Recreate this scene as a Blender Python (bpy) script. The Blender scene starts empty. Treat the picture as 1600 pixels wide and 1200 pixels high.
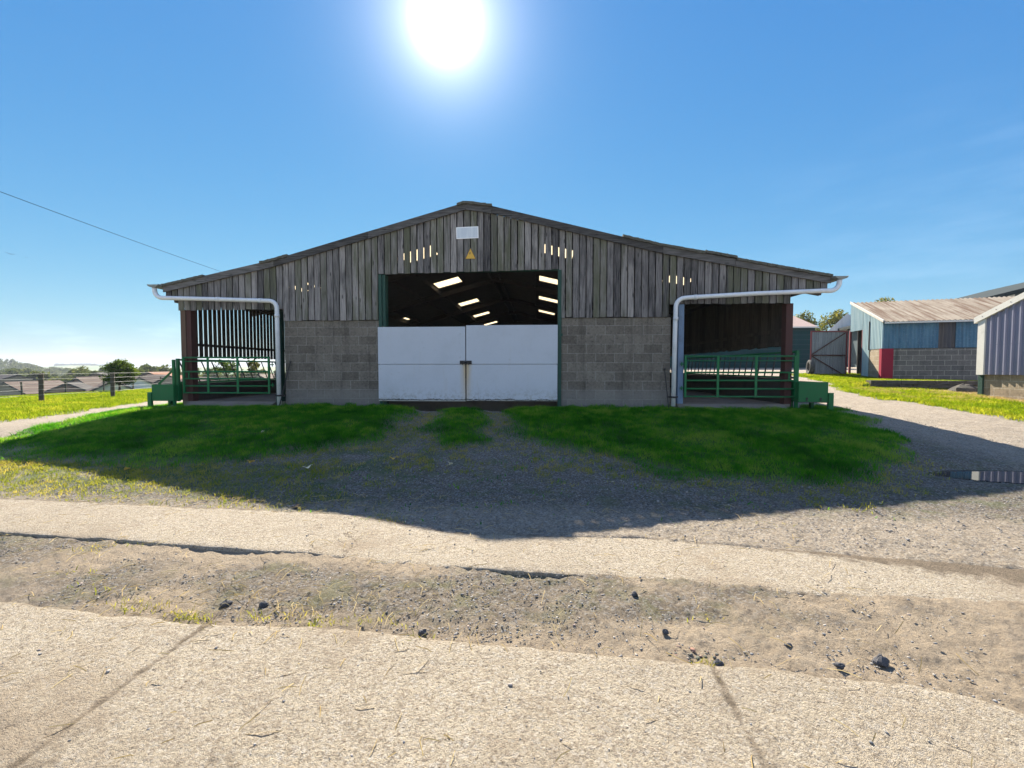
import bpy, math, random
import numpy as np
from mathutils import Vector, Matrix

# ------------------------------------------------------------------ camera, sky, sun
sc = bpy.context.scene
COL = sc.collection
CAMZ = 1.45
cam_d = bpy.data.cameras.new('camera'); cam = bpy.data.objects.new('camera', cam_d); COL.objects.link(cam)
cam_d.sensor_width = 36; cam_d.lens = 660/1600*36; cam_d.clip_end = 9000; cam_d.clip_start = .05
cam.location = (0, 0, CAMZ)
cam.rotation_euler = (math.radians(90)-math.atan(25/660), 0, math.radians(3.47))
sc.camera = cam
sc.render.resolution_x = 1024; sc.render.resolution_y = 768

SUN_EL, SUN_AZ = math.radians(38.2), math.radians(-12.1)     # az: from +Y towards +X
SD = Vector((math.sin(SUN_AZ)*math.cos(SUN_EL), math.cos(SUN_AZ)*math.cos(SUN_EL), math.sin(SUN_EL)))
sd = bpy.data.lights.new('sun', 'SUN'); sun = bpy.data.objects.new('sun', sd); COL.objects.link(sun)
sd.energy = 5.0; sd.angle = math.radians(.5); sd.color = (1, .91, .77)
sun.rotation_euler = (-SD).to_track_quat('-Z', 'Y').to_euler()

sc.view_settings.view_transform = 'Standard'; sc.view_settings.look = 'None'
sc.view_settings.gamma = 1; sc.view_settings.exposure = 1.68
sc.view_settings.use_curve_mapping = False
sc.cycles.use_denoising = True

world = bpy.data.worlds.new('World'); sc.world = world; world.use_nodes = True
wt = world.node_tree; wt.nodes.clear()
def wn(t, **k):
    n = wt.nodes.new(t)
    for a, b in k.items(): setattr(n, a, b)
    return n
sky = wn('ShaderNodeTexSky', sky_type='NISHITA', sun_disc=False)
sky.sun_elevation = SUN_EL; sky.sun_rotation = SUN_AZ
sky.air_density = 1.0; sky.dust_density = 0; sky.ozone_density = 3.0; sky.altitude = 0
# grade the clear sky towards the photograph's blue
sr = wn('ShaderNodeSeparateColor'); wt.links.new(sky.outputs[0], sr.inputs[0]); cc = wn('ShaderNodeCombineColor')
for i_, (gm, mu) in enumerate(((1.13, .178), (.72, .515), (.30, 1.45))):
    pw = wn('ShaderNodeMath', operation='POWER'); pw.inputs[1].default_value = gm; wt.links.new(sr.outputs[i_], pw.inputs[0])
    ml = wn('ShaderNodeMath', operation='MULTIPLY'); ml.inputs[1].default_value = mu; wt.links.new(pw.outputs[0], ml.inputs[0]); wt.links.new(ml.outputs[0], cc.inputs[i_])
bg = wn('ShaderNodeBackground'); bg.inputs[1].default_value = .10
wt.links.new(cc.outputs[0], bg.inputs[0])
# the glare round the sun itself: bright aureole by angle from the sun
tc = wn('ShaderNodeTexCoord')
dot = wn('ShaderNodeVectorMath', operation='DOT_PRODUCT'); dot.inputs[1].default_value = SD
wt.links.new(tc.outputs['Generated'], dot.inputs[0])
ac = wn('ShaderNodeMath', operation='ARCCOSINE'); wt.links.new(dot.outputs['Value'], ac.inputs[0])
def wmath(op, a, b=None):
    m = wn('ShaderNodeMath', operation=op)
    for i, v in enumerate((a, b)):
        if v is None: continue
        if isinstance(v, (int, float)): m.inputs[i].default_value = v
        else: wt.links.new(v, m.inputs[i])
    return m.outputs[0]
# disc-like core (5 deg) with a soft edge, and a wide faint aureole
core = wmath('MULTIPLY', wmath('POWER', 2.718, wmath('MULTIPLY', wmath('POWER', wmath('DIVIDE', ac.outputs[0], .044), 3.2), -1.0)), 1.5)
aur = wmath('ADD', wmath('MULTIPLY', wmath('POWER', 2.718, wmath('DIVIDE', ac.outputs[0], -.05)), .88), wmath('MULTIPLY', wmath('POWER', 2.718, wmath('DIVIDE', ac.outputs[0], -.16)), .05))
glow = wmath('ADD', core, aur)
bg2 = wn('ShaderNodeBackground'); bg2.inputs[0].default_value = (1, .97, .93, 1); wt.links.new(glow, bg2.inputs[1])
# low pale cloud bank and a thin veil
sp = wn('ShaderNodeSeparateXYZ'); wt.links.new(tc.outputs['Generated'], sp.inputs[0])
mp = wn('ShaderNodeMapping'); mp.inputs['Scale'].default_value = (3, 3, 15); wt.links.new(tc.outputs['Generated'], mp.inputs[0])
cn = wn('ShaderNodeTexNoise'); cn.inputs['Scale'].default_value = 1.6; cn.inputs['Detail'].default_value = 6; cn.inputs['Roughness'].default_value = .55
wt.links.new(mp.outputs[0], cn.inputs['Vector'])
def ramp(v, a, b, o0=0., o1=1.):
    m = wn('ShaderNodeMapRange', interpolation_type='SMOOTHSTEP'); wt.links.new(v, m.inputs[0])
    m.inputs[1].default_value = a; m.inputs[2].default_value = b; m.inputs[3].default_value = o0; m.inputs[4].default_value = o1
    return m.outputs[0]
low = ramp(sp.outputs[2], .11, .03)
cl = wmath('MULTIPLY', wmath('MULTIPLY', ramp(cn.outputs[0], .5, .72), low), .10)
right = ramp(sp.outputs[0], .25, .8)
veil = wmath('MULTIPLY', wmath('MULTIPLY', wmath('MULTIPLY', ramp(cn.outputs[0], .42, .75), ramp(sp.outputs[2], .55, .15)), right), .03)
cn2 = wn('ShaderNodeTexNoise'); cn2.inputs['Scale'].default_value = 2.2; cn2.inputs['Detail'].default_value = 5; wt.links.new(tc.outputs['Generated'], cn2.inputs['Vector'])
behind = wmath('MULTIPLY', wmath('MULTIPLY', ramp(sp.outputs[1], .0, -.45), ramp(cn2.outputs[0], .34, .52)), .185)  # unseen white cloud behind the camera, added as fill to lift the shaded faces
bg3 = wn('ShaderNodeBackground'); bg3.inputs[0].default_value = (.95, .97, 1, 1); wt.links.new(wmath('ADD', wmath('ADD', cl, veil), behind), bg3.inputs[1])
a1 = wn('ShaderNodeAddShader'); a2 = wn('ShaderNodeAddShader'); wo = wn('ShaderNodeOutputWorld')
wt.links.new(bg.outputs[0], a1.inputs[0]); wt.links.new(bg2.outputs[0], a1.inputs[1])
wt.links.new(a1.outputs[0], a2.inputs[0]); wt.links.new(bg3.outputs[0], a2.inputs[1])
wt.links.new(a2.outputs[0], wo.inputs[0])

rng = np.random.default_rng(7); random.seed(7)

# ------------------------------------------------------------------ numpy noise, ground height
def _h(ix, iy, s):
    v = np.sin(ix*127.1+iy*311.7+s*74.7)*43758.5453
    return v-np.floor(v)
def vn(x, y, s=0):
    ix, iy = np.floor(x), np.floor(y); fx, fy = x-ix, y-iy
    fx = fx*fx*(3-2*fx); fy = fy*fy*(3-2*fy)
    a, b, c, d = _h(ix, iy, s), _h(ix+1, iy, s), _h(ix, iy+1, s), _h(ix+1, iy+1, s)
    return (a*(1-fx)+b*fx)*(1-fy)+(c*(1-fx)+d*fx)*fy
def fbm(x, y, s=0, o=3):
    r, a, t = 0, 1., 0
    for i in range(o):
        r = r+a*vn(x*2**i+i*17.3, y*2**i-i*9.1, s+i); t += a; a *= .5
    return r/t
def ss(a, b, t):
    t = np.clip((t-a)/(b-a), 0, 1); return t*t*(3-2*t)
def pip(px, py, poly):
    r = np.zeros(px.shape, bool); n = len(poly)
    for i in range(n):
        x1, y1 = poly[i]; x2, y2 = poly[(i+1) % n]
        if y1 == y2: continue
        c = ((y1 > py) != (y2 > py)) & (px < (x2-x1)*(py-y1)/(y2-y1)+x1)
        r ^= c
    return r

MOUND_L = [(-9.2, 6.05), (-9.3, 7.0), (-9.6, 8.1), (-10.6, 10.2), (-11.6, 12.2), (-9.5, 12.4), (-9.3, 10.1), (-8.4, 10.0), (-6.5, 10.15), (-6.3, 10.3), (-3.5, 10.3), (-3.02, 10.2), (-2.63, 8.51), (-2.75, 7.08), (-3.64, 6.44), (-4.37, 5.95), (-5.18, 5.65), (-6.3, 5.7), (-7.65, 5.95)]
MOUND_C = [(-2.28, 9.91), (-1.49, 10.1), (-1.07, 8.56), (-1.06, 6.95), (-1.52, 6.59), (-1.91, 7.3), (-2.07, 8.53)]
MOUND_R = [(-0.61, 10.1), (.6, 10.3), (3.22, 10.3), (5.17, 10.15), (6.2, 10.0), (6.8, 11.0), (7.2, 11.0), (6.95, 9.45), (5.8, 7.45), (5.15, 6.5), (4.5, 5.85), (3.63, 5.39), (2.69, 5.35), (1.99, 5.55), (1.09, 6.03), (0.41, 6.66), (-0.33, 7.28)]
SPARSE_L = [(-9.0, 6.3), (-6.3, 5.9), (-4.71, 5.79), (-3.59, 6.35), (-2.57, 6.9), (-1.92, 6.92), (-1.54, 4.96), (-1.54, 4.12), (-1.93, 4.1), (-2.96, 4.23), (-4.07, 4.27), (-8.5, 4.48)]
SPARSE_R = [(-0.45, 7.35), (1.09, 6.03), (2.69, 5.35), (4.68, 5.77), (4.76, 5.49), (3.29, 4.88), (1.87, 4.81), (0.48, 5.29), (-0.46, 6.02)]
SPARSE_C = [(-2.3, 8.6), (-1.0, 8.6), (-.8, 6.2), (-1.2, 5.2), (-2.2, 5.6)]
VERGE_L = [(-30, 18), (-30, 30), (-23.94, 33), (-20, 25), (-18.33, 20.3), (-16.41, 15.35), (-15.06, 12.1), (-14.3, 10.2), (-22, 8)]
VERGE_R = [(13.5, 23), (17, 25), (16.5, 22), (19, 18.5), (15.3, 18.6), (14.3, 17.9), (14.2, 17.2), (13.6, 16.6), (13.5, 14.2), (13.09, 12.17), (11.2, 9.3), (10.2, 9.2), (10.3, 11.05), (10.42, 12.97), (10.5, 15.1), (11.92, 17.88)]
VERGE_R2 = [(13.2, 12.2), (11.0, 9.0), (13.4, 7.5), (14.5, 11)]
VERGE_T = [(12.2, 16.42), (15.1, 15.72), (17, 18.2), (13.5, 19.6), (12.3, 19)]
SUNNY = [(-9.4, 6.4), (-6.8, 6.0), (-5.0, 5.85), (-3.6, 5.3), (-3.0, 4.75), (-5.0, 4.75), (-9.4, 4.85)]
def PL(pts):
    a = np.array(pts); return lambda x: np.interp(x, a[:, 0], a[:, 1])
FAR_E = PL([(-9, 4.35), (-5.93, 4.27), (-3.55, 4.09), (-1.75, 4.0), (-0.79, 3.66), (0.06, 3.6), (0.88, 3.65), (1.64, 3.54), (2.52, 3.37), (3.55, 3.26), (6, 3.05)])
FAR_N = PL([(-9, 3.42), (-4.68, 3.35), (-3.7, 3.28), (-2.22, 3.16), (-1.14, 3.04), (-0.18, 2.93), (0.71, 2.9), (1.88, 2.76), (2.98, 2.72), (6, 2.5)])
NEAR_F = PL([(-7, 2.55), (-3.78, 2.38), (-2.82, 2.3), (-1.97, 2.24), (-1.27, 2.21), (-0.47, 2.18), (-0.03, 2.13), (0.75, 2.06), (1.37, 2.0), (1.7, 1.965), (1.9, 1.92), (2.05, 1.8), (2.2, 1.5), (2.4, 1.0), (2.6, .2), (2.7, -1.5)])

def H(x, y):
    wl = ss(-14, -8.5, x); yr = 9.8+2.7*ss(5, 8, x)
    t = np.clip((y-4.2)/(yr-4.2), 0, 1)
    h = .46*t*t*(3-2*t)*wl
    h = h+ss(4, 8, x)*(.058*np.clip(y-12, 0, 12)+.03*np.clip(y-24, 0, 12))
    d = np.clip(-x-23, 0, 400)
    h = h-9.0*ss(0, 75, d)*1.0
    h = h-9.0*ss(45, 160, y)*(1-ss(0, 75, d))
    s_ = (x-12.2)*.25+(y-16.3)*.968; t_ = (x-12.2)*.968-(y-16.3)*.25
    h = h+.2*ss(.05, .2, s_)*ss(3.6, .8, s_)*ss(-.6, .3, t_)*ss(4.2, 3.2, t_)
    # shallow wheel ramps to the doors, the puddle hollow
    h = h-.05*(np.exp(-((x+2.55)/.42)**2)+np.exp(-((x+.85)/.42)**2))*ss(6, 8, y)*ss(11.5, 10, y)
    w_ = np.exp(-(((x-6.05)/1.0)**2+((y-5.83)/.40)**2)**2)
    h = h*(1-w_)+.026*w_
    return h

# ------------------------------------------------------------------ materials
class G:
    def __init__(s, name, rough=.8):
        s.m = bpy.data.materials.new(name); s.m.use_nodes = True
        s.t = s.m.node_tree; s.b = s.t.nodes['Principled BSDF']; s.out = s.t.nodes['Material Output']
        s.b.inputs['Roughness'].default_value = rough
        if rough >= .8: s.b.inputs['Specular IOR Level'].default_value = .15
    def n(s, t, props=None, **ins):
        n = s.t.nodes.new('ShaderNode'+t)
        for k, v in (props or {}).items(): setattr(n, k, v)
        for k, v in ins.items():
            key = int(k[1:]) if k[0] == 'i' and k[1:].isdigit() else k.replace('_', ' ')
            s.set(n.inputs[key], v)
        return n
    def set(s, sock, v):
        if isinstance(v, bpy.types.NodeSocket): s.t.links.new(v, sock)
        elif isinstance(v, tuple) and len(v) == 3 and sock.type == 'RGBA': sock.default_value = (*v, 1)
        else: sock.default_value = v
    def obj(s): return s.n('TexCoord').outputs['Object']
    def geo(s): return s.n('NewGeometry').outputs['Position']
    def scale(s, v, sc_): return s.n('Mapping', Vector=v, Scale=sc_).outputs[0]
    def noise(s, v, scale, detail=4, rough=.55): return s.n('TexNoise', Vector=v, Scale=scale, Detail=detail, Roughness=rough).outputs[0]
    def rng(s, v, a, b, c=0., d=1.): return s.n('MapRange', {'interpolation_type': 'SMOOTHSTEP'}, i0=v, i1=a, i2=b, i3=c, i4=d).outputs[0]
    def mix(s, f, a, b, mode='MIX'):
        n = s.n('Mix', {'data_type': 'RGBA', 'blend_type': mode}); s.set(n.inputs[0], f); s.set(n.inputs[6], a); s.set(n.inputs[7], b); return n.outputs[2]
    def math(s, op, a, b=0.): return s.n('Math', {'operation': op}, i0=a, i1=b).outputs[0]
    def attr(s, name): return s.n('Attribute', {'attribute_name': name})
    def bump(s, h, strength=.5, dist=.02): s.set(s.b.inputs['Normal'], s.n('Bump', Strength=strength, Distance=dist, Height=h).outputs[0])
    def col(s, c): s.set(s.b.inputs['Base Color'], c)
    def ramp(s, v, stops):
        n = s.n('ValToRGB', i0=v); e = n.color_ramp.elements
        while len(e) < len(stops): e.new(.5)
        for q, (p, c) in zip(e, stops): q.position = p; q.color = (*c, 1)
        return n.outputs[0]

def simple(name, c, rough=.6, metal=0., var=.25, scale=6., dirt=None, bump=.1, streak=False, spec=.25):
    g = G(name, rough); g.b.inputs['Specular IOR Level'].default_value = spec; o = g.obj()
    v = g.scale(o, (scale, scale, scale*.12)) if streak else g.scale(o, (scale,)*3)
    n = g.noise(v, 1., 6, .6)
    c2 = dirt or tuple(q*.45 for q in c)
    cc = g.mix(g.rng(n, .45, .8, 0, var*2 if var < .5 else 1), c, c2)
    fine = g.noise(o, scale*9, 3)
    cc = g.mix(.25, cc, g.mix(fine, (.25, .25, .25), (.85, .85, .85)), 'OVERLAY')
    g.col(cc); g.b.inputs['Metallic'].default_value = metal
    if bump: g.bump(fine, bump, .004)
    return g.m

def wood(name, light, mid, dark, green=None, vert=True):
    g = G(name, .9); o = g.obj(); r = g.attr('rnd').outputs['Fac']
    off = g.n('CombineXYZ', X=g.math('MULTIPLY', r, 37.), Z=g.math('MULTIPLY', r, 91.)).outputs[0]
    p = g.n('VectorMath', {'operation': 'ADD'}, i0=o, i1=off).outputs[0]
    grain = g.noise(g.scale(p, (70, 40, 2.2) if vert else (3, 3, 70)), 1., 5, .65)
    blot = g.noise(g.scale(p, (5, 3, .9) if vert else (1, 1, 6)), 1., 5, .6)
    r2 = g.n('TexWhiteNoise', {'noise_dimensions': '1D'}, W=g.math('MULTIPLY', r, 913.)).outputs[0]
    base = g.ramp(r, [(0, tuple(q*.7 for q in dark)), (.14, dark), (.3, mid), (.55, light), (.75, mid), (1, tuple(q*1.15 for q in light))])
    c = g.mix(g.rng(blot, .42, .66, 0, .8), base, tuple(q*.8 for q in dark))
    c = g.mix(g.rng(grain, .4, .7, 0, .55), c, tuple(q*.55 for q in dark))
    c = g.mix(g.rng(grain, .62, .35, 0, .35), c, tuple(min(1, q*1.35) for q in light))
    knot = g.n('TexVoronoi', {'feature': 'F1'}, Vector=g.scale(p, (7, 7, 2.0) if vert else (2, 2, 7)), Scale=1.).outputs['Distance']
    c = g.mix(g.rng(knot, .16, .06, 0, .7), c, tuple(q*.3 for q in dark))
    if green:
        z = g.n('SeparateXYZ', i0=o).outputs[2]
        c = g.mix(g.math('MULTIPLY', g.rng(r2, .55, .95, 0, .6), g.rng(blot, .3, .6)), c, green)
    g.col(c); g.bump(grain, .5, .004)
    return g.m

def blocks(name, a, b, mortar, z0, bw=.45, rh=.222, foot_tone=None, ms=.01):
    g = G(name, .95); o = g.obj(); s = g.n('SeparateXYZ', i0=o)
    u = g.math('ADD', s.outputs[0], s.outputs[1])
    wob = g.math('MULTIPLY', g.math('SUBTRACT', g.noise(o, 9, 3), .5), .012)
    v = g.n('CombineXYZ', X=g.math('ADD', u, wob), Y=g.math('ADD', g.math('SUBTRACT', s.outputs[2], z0), wob)).outputs[0]
    br = g.n('TexBrick', Vector=v, Color1=a, Color2=b, Mortar=mortar, Scale=1., Mortar_Size=ms, Mortar_Smooth=.25, Bias=0., Brick_Width=bw, Row_Height=rh)
    n1 = g.noise(o, 2.2, 6, .65); n2 = g.noise(o, 70, 4, .7)
    c = g.mix(g.rng(n1, .42, .75, 0, .45), br.outputs[0], tuple(q*.45 for q in a))
    n3 = g.noise(o, 21, 6, .8)
    c = g.mix(g.rng(n3, .48, .72, 0, .75), c, tuple(q*.3 for q in a))
    c = g.mix(g.rng(n3, .46, .26, 0, .6), c, tuple(min(1, q*1.55) for q in b))
    c = g.mix(g.rng(n2, .55, .75, 0, .5), c, tuple(q*.4 for q in a))
    st = g.noise(g.scale(o, (3.0, 3.0, .25)), 1., 5, .6)
    c = g.mix(g.rng(st, .55, .75, 0, .55), c, tuple(q*.35 for q in a))
    if foot_tone:
        c = g.mix(g.rng(g.math('ADD', s.outputs[2], g.math('MULTIPLY', n1, .3)), z0+.75, z0+.45, 0, .5), c, foot_tone)  # blends to a second, paler tone towards the foot of the wall
    g.col(c)
    h = g.math('SUBTRACT', g.math('MULTIPLY', n2, .35), br.outputs['Fac'])
    g.bump(h, .6, .008)
    return g.m

M = {}
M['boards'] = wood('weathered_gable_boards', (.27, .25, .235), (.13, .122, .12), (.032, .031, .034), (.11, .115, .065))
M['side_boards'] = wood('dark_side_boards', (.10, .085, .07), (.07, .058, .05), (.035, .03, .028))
M['barge'] = wood('bargeboard_wood', (.16, .152, .145), (.105, .10, .097), (.045, .043, .042), vert=False)
M['block'] = blocks('concrete_blocks', (.118, .104, .086), (.19, .168, .14), (.23, .215, .19), -.03, .45, .222, (.18, .175, .165), .009)
M['block_tan'] = blocks('tan_blocks', (.30, .24, .165), (.37, .30, .21), (.44, .39, .31), 0., .45, .222, None, .01)
M['block_dark'] = blocks('shed_blocks', (.13, .125, .11), (.19, .175, .15), (.36, .33, .27), 0., .45, .222, None, .011)
M['roofcem'] = simple('fibre_cement_roof', (.075, .072, .075), .9, 0, .3, 3)
M['moss'] = simple('mossy_roof_edge', (.10, .095, .08), .95, 0, .5, 22, (.04, .05, .02), .8)
M['frame'] = simple('dark_steel_frame', (.05, .045, .045), .7, .0, .3, 4)
M['rust'] = simple('rust_primer_steel', (.065, .028, .024), .75, 0, .4, 5, (.05, .03, .03), .2)
M['oxide'] = simple('red_oxide_paint', (.16, .035, .04), .7, 0, .3, 5, (.06, .02, .02))
M['red'] = simple('red_painted_pillar', (.25, .008, .028), .7, 0, .15, 5)
M['brownpost'] = simple('brown_timber_post', (.11, .07, .05), .85, 0, .4, 5, None, .3, True)
M['bluesteel'] = simple('blue_grey_steel', (.13, .19, .28), .6, 0, .3, 3, (.08, .09, .10))
M['dkgreen'] = simple('dark_green_steel', (.02, .06, .045), .6, 0, .3, 5)
M['green'] = simple('green_painted_steel', (.007, .11, .032), .5, 0, .22, 7, (.03, .06, .03), .15)
M['greengate'] = simple('faded_green_gate_paint', (.008, .125, .04), .5, 0, .3, 8, (.05, .08, .05), .15)
M['pvc'] = simple('grey_white_drainpipe', (.62, .64, .66), .45, 0, .22, 4, (.36, .36, .34), .05)
M['gutter'] = simple('mossy_grey_gutter', (.22, .23, .21), .85, 0, .4, 8, (.08, .11, .07))
M['black'] = simple('black_iron', (.03, .028, .028), .6, 0, .3, 9)
M['concrete_floor'] = simple('barn_floor_concrete', (.17, .15, .125), .95, 0, .4, 2.5, (.09, .075, .05), .5)
M['darkpanel'] = simple('dark_rail_panel', (.05, .045, .04), .85, 0, .4, 3)
M['tyre'] = simple('grey_rubber', (.06, .06, .058), .9, 0, .3, 9, (.16, .15, .13), .2)
M['stone'] = simple('grey_stone', (.2, .185, .165), .95, 0, .4, 5, (.09, .085, .075), .8)
M['wallstone'] = simple('dark_mossy_wall_stone', (.075, .068, .058), .95, 0, .5, 6, (.03, .035, .02), .9)
M['darkstone'] = simple('dark_stone', (.07, .07, .075), .9, 0, .3, 20, None, .5)
M['redstone'] = simple('reddish_stone', (.3, .16, .12), .9, 0, .3, 20, None, .5)
M['leaf_yellow'] = simple('yellow_dead_leaf', (.62, .40, .08), .7, 0, .3, 30, (.35, .18, .05), 0)
M['leaf_pale'] = simple('pale_dead_leaf', (.62, .55, .38), .7, 0, .3, 30, (.35, .25, .12), 0)
M['cable'] = simple('black_cable', (.008, .009, .012), 1., 0, .1, 5, None, 0, False, 0.)
M['feather'] = simple('dark_feathers', (.04, .03, .03), .8, 0, .2, 5, None, 0)
M['fencewood'] = simple('fence_post_wood', (.085, .068, .048), .9, 0, .45, 9, (.05, .045, .03), .6, True)
M['wire'] = simple('galvanised_wire', (.4, .4, .37), .6, .2, .1, 5, None, 0)

# white painted ply doors with rust below the latch and a rotten bottom edge
g = G('white_painted_door_boards', .6); o = g.obj(); s = g.n('SeparateXYZ', i0=o)
n1 = g.noise(o, 1.4, 6, .6); n2 = g.noise(o, 40, 4, .6)
c = g.mix(g.rng(n1, .45, .75, 0, .4), (.42, .455, .505), (.33, .355, .39))
c = g.mix(g.rng(n2, .58, .75, 0, .35), c, (.25, .25, .25)); c = g.mix(g.rng(g.noise(o, 11, 6, .75), .60, .70, 0, .5), c, (.23, .22, .2)); c = g.mix(g.math('MULTIPLY', g.rng(s.outputs[2], .55, .15), g.rng(g.noise(o, 16, 5, .7), .45, .62, 0, .55)), c, (.2, .185, .15))
sx = g.noise(g.scale(o, (9, 9, .8)), 1., 4, .6)
c = g.mix(g.rng(sx, .56, .76, 0, .3), c, (.38, .37, .34))
dx = g.math('ABSOLUTE', g.math('ADD', s.outputs[0], -.005))
rust = g.math('MULTIPLY', g.rng(g.math('ADD', dx, g.math('MULTIPLY', sx, .12)), .24, .08), g.rng(s.outputs[2], 1.12, 1.0))
rust = g.math('MULTIPLY', rust, g.rng(s.outputs[2], .1, .95, .35, 1.))
c = g.mix(g.math('MULTIPLY', rust, .8), c, (.42, .30, .14))
edge = g.math('ADD', s.outputs[2], g.math('MULTIPLY', g.noise(g.scale(o, (5, 5, 5)), 1., 6, .75), .14))
c = g.mix(g.rng(edge, .245, .235), c, (.30, .29, .26))
c = g.mix(g.math('MULTIPLY', g.rng(edge, .262, .25), g.rng(edge, .228, .24)), c, (.03, .035, .03))
g.col(c); g.bump(n2, .15, .003); M['door'] = g.m
# skylight sheets: pale translucent
g = G('translucent_roof_sheet'); g.t.nodes.remove(g.b)
tr = g.n('BsdfTranslucent', Color=(.95, .86, .68)); df = g.n('BsdfDiffuse', Color=(.7, .66, .55)); mx = g.n('MixShader', i0=.2, i1=tr.outputs[0], i2=df.outputs[0])
g.t.links.new(mx.outputs[0], g.out.inputs[0]); M['skylight'] = g.m
# painted blank sign, warning sign
g = G('blank_white_sign', .5); o = g.obj(); n = g.noise(g.scale(o, (14, 14, 1.5)), 1., 5, .65)
s = g.n('SeparateXYZ', i0=o)
bord = g.math('MAXIMUM', g.rng(g.math('ABSOLUTE', s.outputs[0]), .245, .25), g.rng(g.math('ABSOLUTE', s.outputs[2]), .115, .12))
c = g.mix(g.rng(n, .4, .7, 0, .8), (.50, .55, .60), (.62, .66, .68)); c = g.mix(bord, c, (.74, .75, .75)); g.col(c); M['signwhite'] = g.m
g = G('yellow_warning_paint', .5); o = g.obj(); n = g.noise(o, 28, 4, .7); s = g.n('SeparateXYZ', i0=o)
c = g.mix(g.rng(n, .45, .75, 0, .6), (.62, .36, .035), (.42, .22, .03)); g.col(c); M['signyellow'] = g.m
M['signborder'] = simple('faded_brown_sign_border', (.2, .12, .05), .6, 0, .3, 20, None, 0)

# corrugated claddings
def cladding(name, a, b, streak, pale=None, rough=.6):
    g = G(name, rough); g.b.inputs['Specular IOR Level'].default_value = .2; o = g.obj()
    n = g.noise(g.scale(o, (4, 4, .5)), 1., 6, .6); n2 = g.noise(o, 25, 4, .6)
    c = g.mix(g.rng(n, .35, .7), a, b)
    st = g.noise(g.scale(o, (14, 14, .4)), 1., 4, .6)
    c = g.mix(g.rng(st, .5, .75, 0, .7), c, streak)
    if pale: c = g.mix(g.rng(n2, .52, .7, 0, .45), c, pale)
    g.col(c); g.bump(n2, .1, .004); return g.m
M['bluetin'] = cladding('weathered_blue_corrugated', (.05, .13, .195), (.085, .185, .245), (.025, .045, .065), (.20, .28, .33))
M['paletin'] = cladding('pale_blue_corrugated', (.28, .40, .43), (.36, .47, .47), (.20, .28, .28), (.45, .50, .48))
M['rusttin'] = cladding('dark_rusty_corrugated', (.06, .06, .065), (.09, .075, .065), (.03, .03, .03))
M['greytin'] = cladding('grey_galvanised_corrugated', (.16, .175, .19), (.22, .235, .25), (.10, .10, .10), (.3, .31, .32))
M['boxtin'] = cladding('blue_grey_box_profile', (.22, .22, .29), (.25, .25, .32), (.17, .17, .23), None, .5)
M['trim'] = simple('pale_grey_trim', (.62, .60, .54), .5, 0, .15, 4, None, .05)
M['tealtin'] = cladding('teal_clad_shed', (.003, .040, .042), (.004, .048, .05), (.002, .028, .03), None, .6)
M['slatetin'] = cladding('dark_slate_cladding', (.06, .085, .095), (.07, .095, .105), (.05, .06, .065), None, .6)
g = G('tan_fibre_cement_sheets', .9); o = g.obj(); s = g.n('SeparateXYZ', i0=o)
n = g.noise(g.scale(o, (.8, 1.2, 1.2)), 1., 5, .6); st = g.noise(g.scale(o, (9, .35, .35)), 1., 5, .65)
rib = g.math('SINE', g.math('MULTIPLY', g.math('ADD', s.outputs[0], .09), 2*math.pi/.18))
c = g.mix(g.rng(n, .35, .7), (.27, .235, .19), (.20, .165, .13)); c = g.mix(g.rng(st, .46, .62, 0, .8), c, (.11, .065, .045)); c = g.mix(g.rng(st, .45, .3, 0, .5), c, (.38, .35, .30))
c = g.mix(g.rng(rib, .2, .9, 0, .35), c, (.16, .12, .09)); g.col(c); M['tanroof'] = g.m
M['largeroof'] = cladding('dark_sheet_roof', (.018, .028, .03), (.025, .035, .037), (.012, .02, .02), None, .9)
M['whiteroof'] = cladding('white_tin', (.6, .6, .58), (.5, .5, .5), (.4, .4, .38), None, .6)
M['pinkroof'] = cladding('pinkish_roof_sheets', (.42, .31, .27), (.36, .27, .23), (.25, .17, .14), None, .8)

# houses
def brick(name, a, b, mo):
    g = G(name, .9); o = g.obj(); s = g.n('SeparateXYZ', i0=o)
    v = g.n('CombineXYZ', X=g.math('ADD', s.outputs[0], s.outputs[1]), Y=s.outputs[2]).outputs[0]
    br = g.n('TexBrick', Vector=v, Color1=a, Color2=b, Mortar=mo, Scale=1., Mortar_Size=.012, Brick_Width=.23, Row_Height=.075)
    g.col(br.outputs[0]); return g.m
M['brick_red'] = brick('red_brick', (.24, .085, .06), (.19, .07, .05), (.3, .25, .2))
M['brick_brown'] = brick('brown_brick', (.22, .15, .11), (.18, .12, .09), (.3, .26, .22))
M['render_white'] = simple('white_render', (.68, .66, .62), .9, 0, .2, 2, None, .05)
M['render_cream'] = simple('cream_render', (.55, .48, .38), .9, 0, .2, 2, None, .05)
def tiles(name, a, b):
    g = G(name, .85); o = g.obj(); s = g.n('SeparateXYZ', i0=o)
    v = g.n('CombineXYZ', X=s.outputs[0], Y=g.math('MULTIPLY', s.outputs[2], 1.6)).outputs[0]
    br = g.n('TexBrick', Vector=v, Color1=a, Color2=b, Mortar=tuple(q*.4 for q in a), Scale=1., Mortar_Size=.02, Brick_Width=.3, Row_Height=.3)
    n = g.noise(o, 1.5, 5, .6)
    g.col(g.mix(g.rng(n, .4, .75, 0, .5), br.outputs[0], tuple(q*.55 for q in a))); return g.m
M['tile_grey'] = tiles('grey_brown_roof_tiles', (.115, .078, .062), (.088, .062, .05))
M['tile_dark'] = tiles('dark_roof_tiles', (.05, .045, .046), (.04, .037, .038))
M['tile_orange'] = tiles('orange_roof_tiles', (.26, .11, .055), (.2, .085, .045))
M['glass'] = simple('window_glass', (.03, .04, .055), .12, 0, .1, 2, None, 0)
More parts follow.
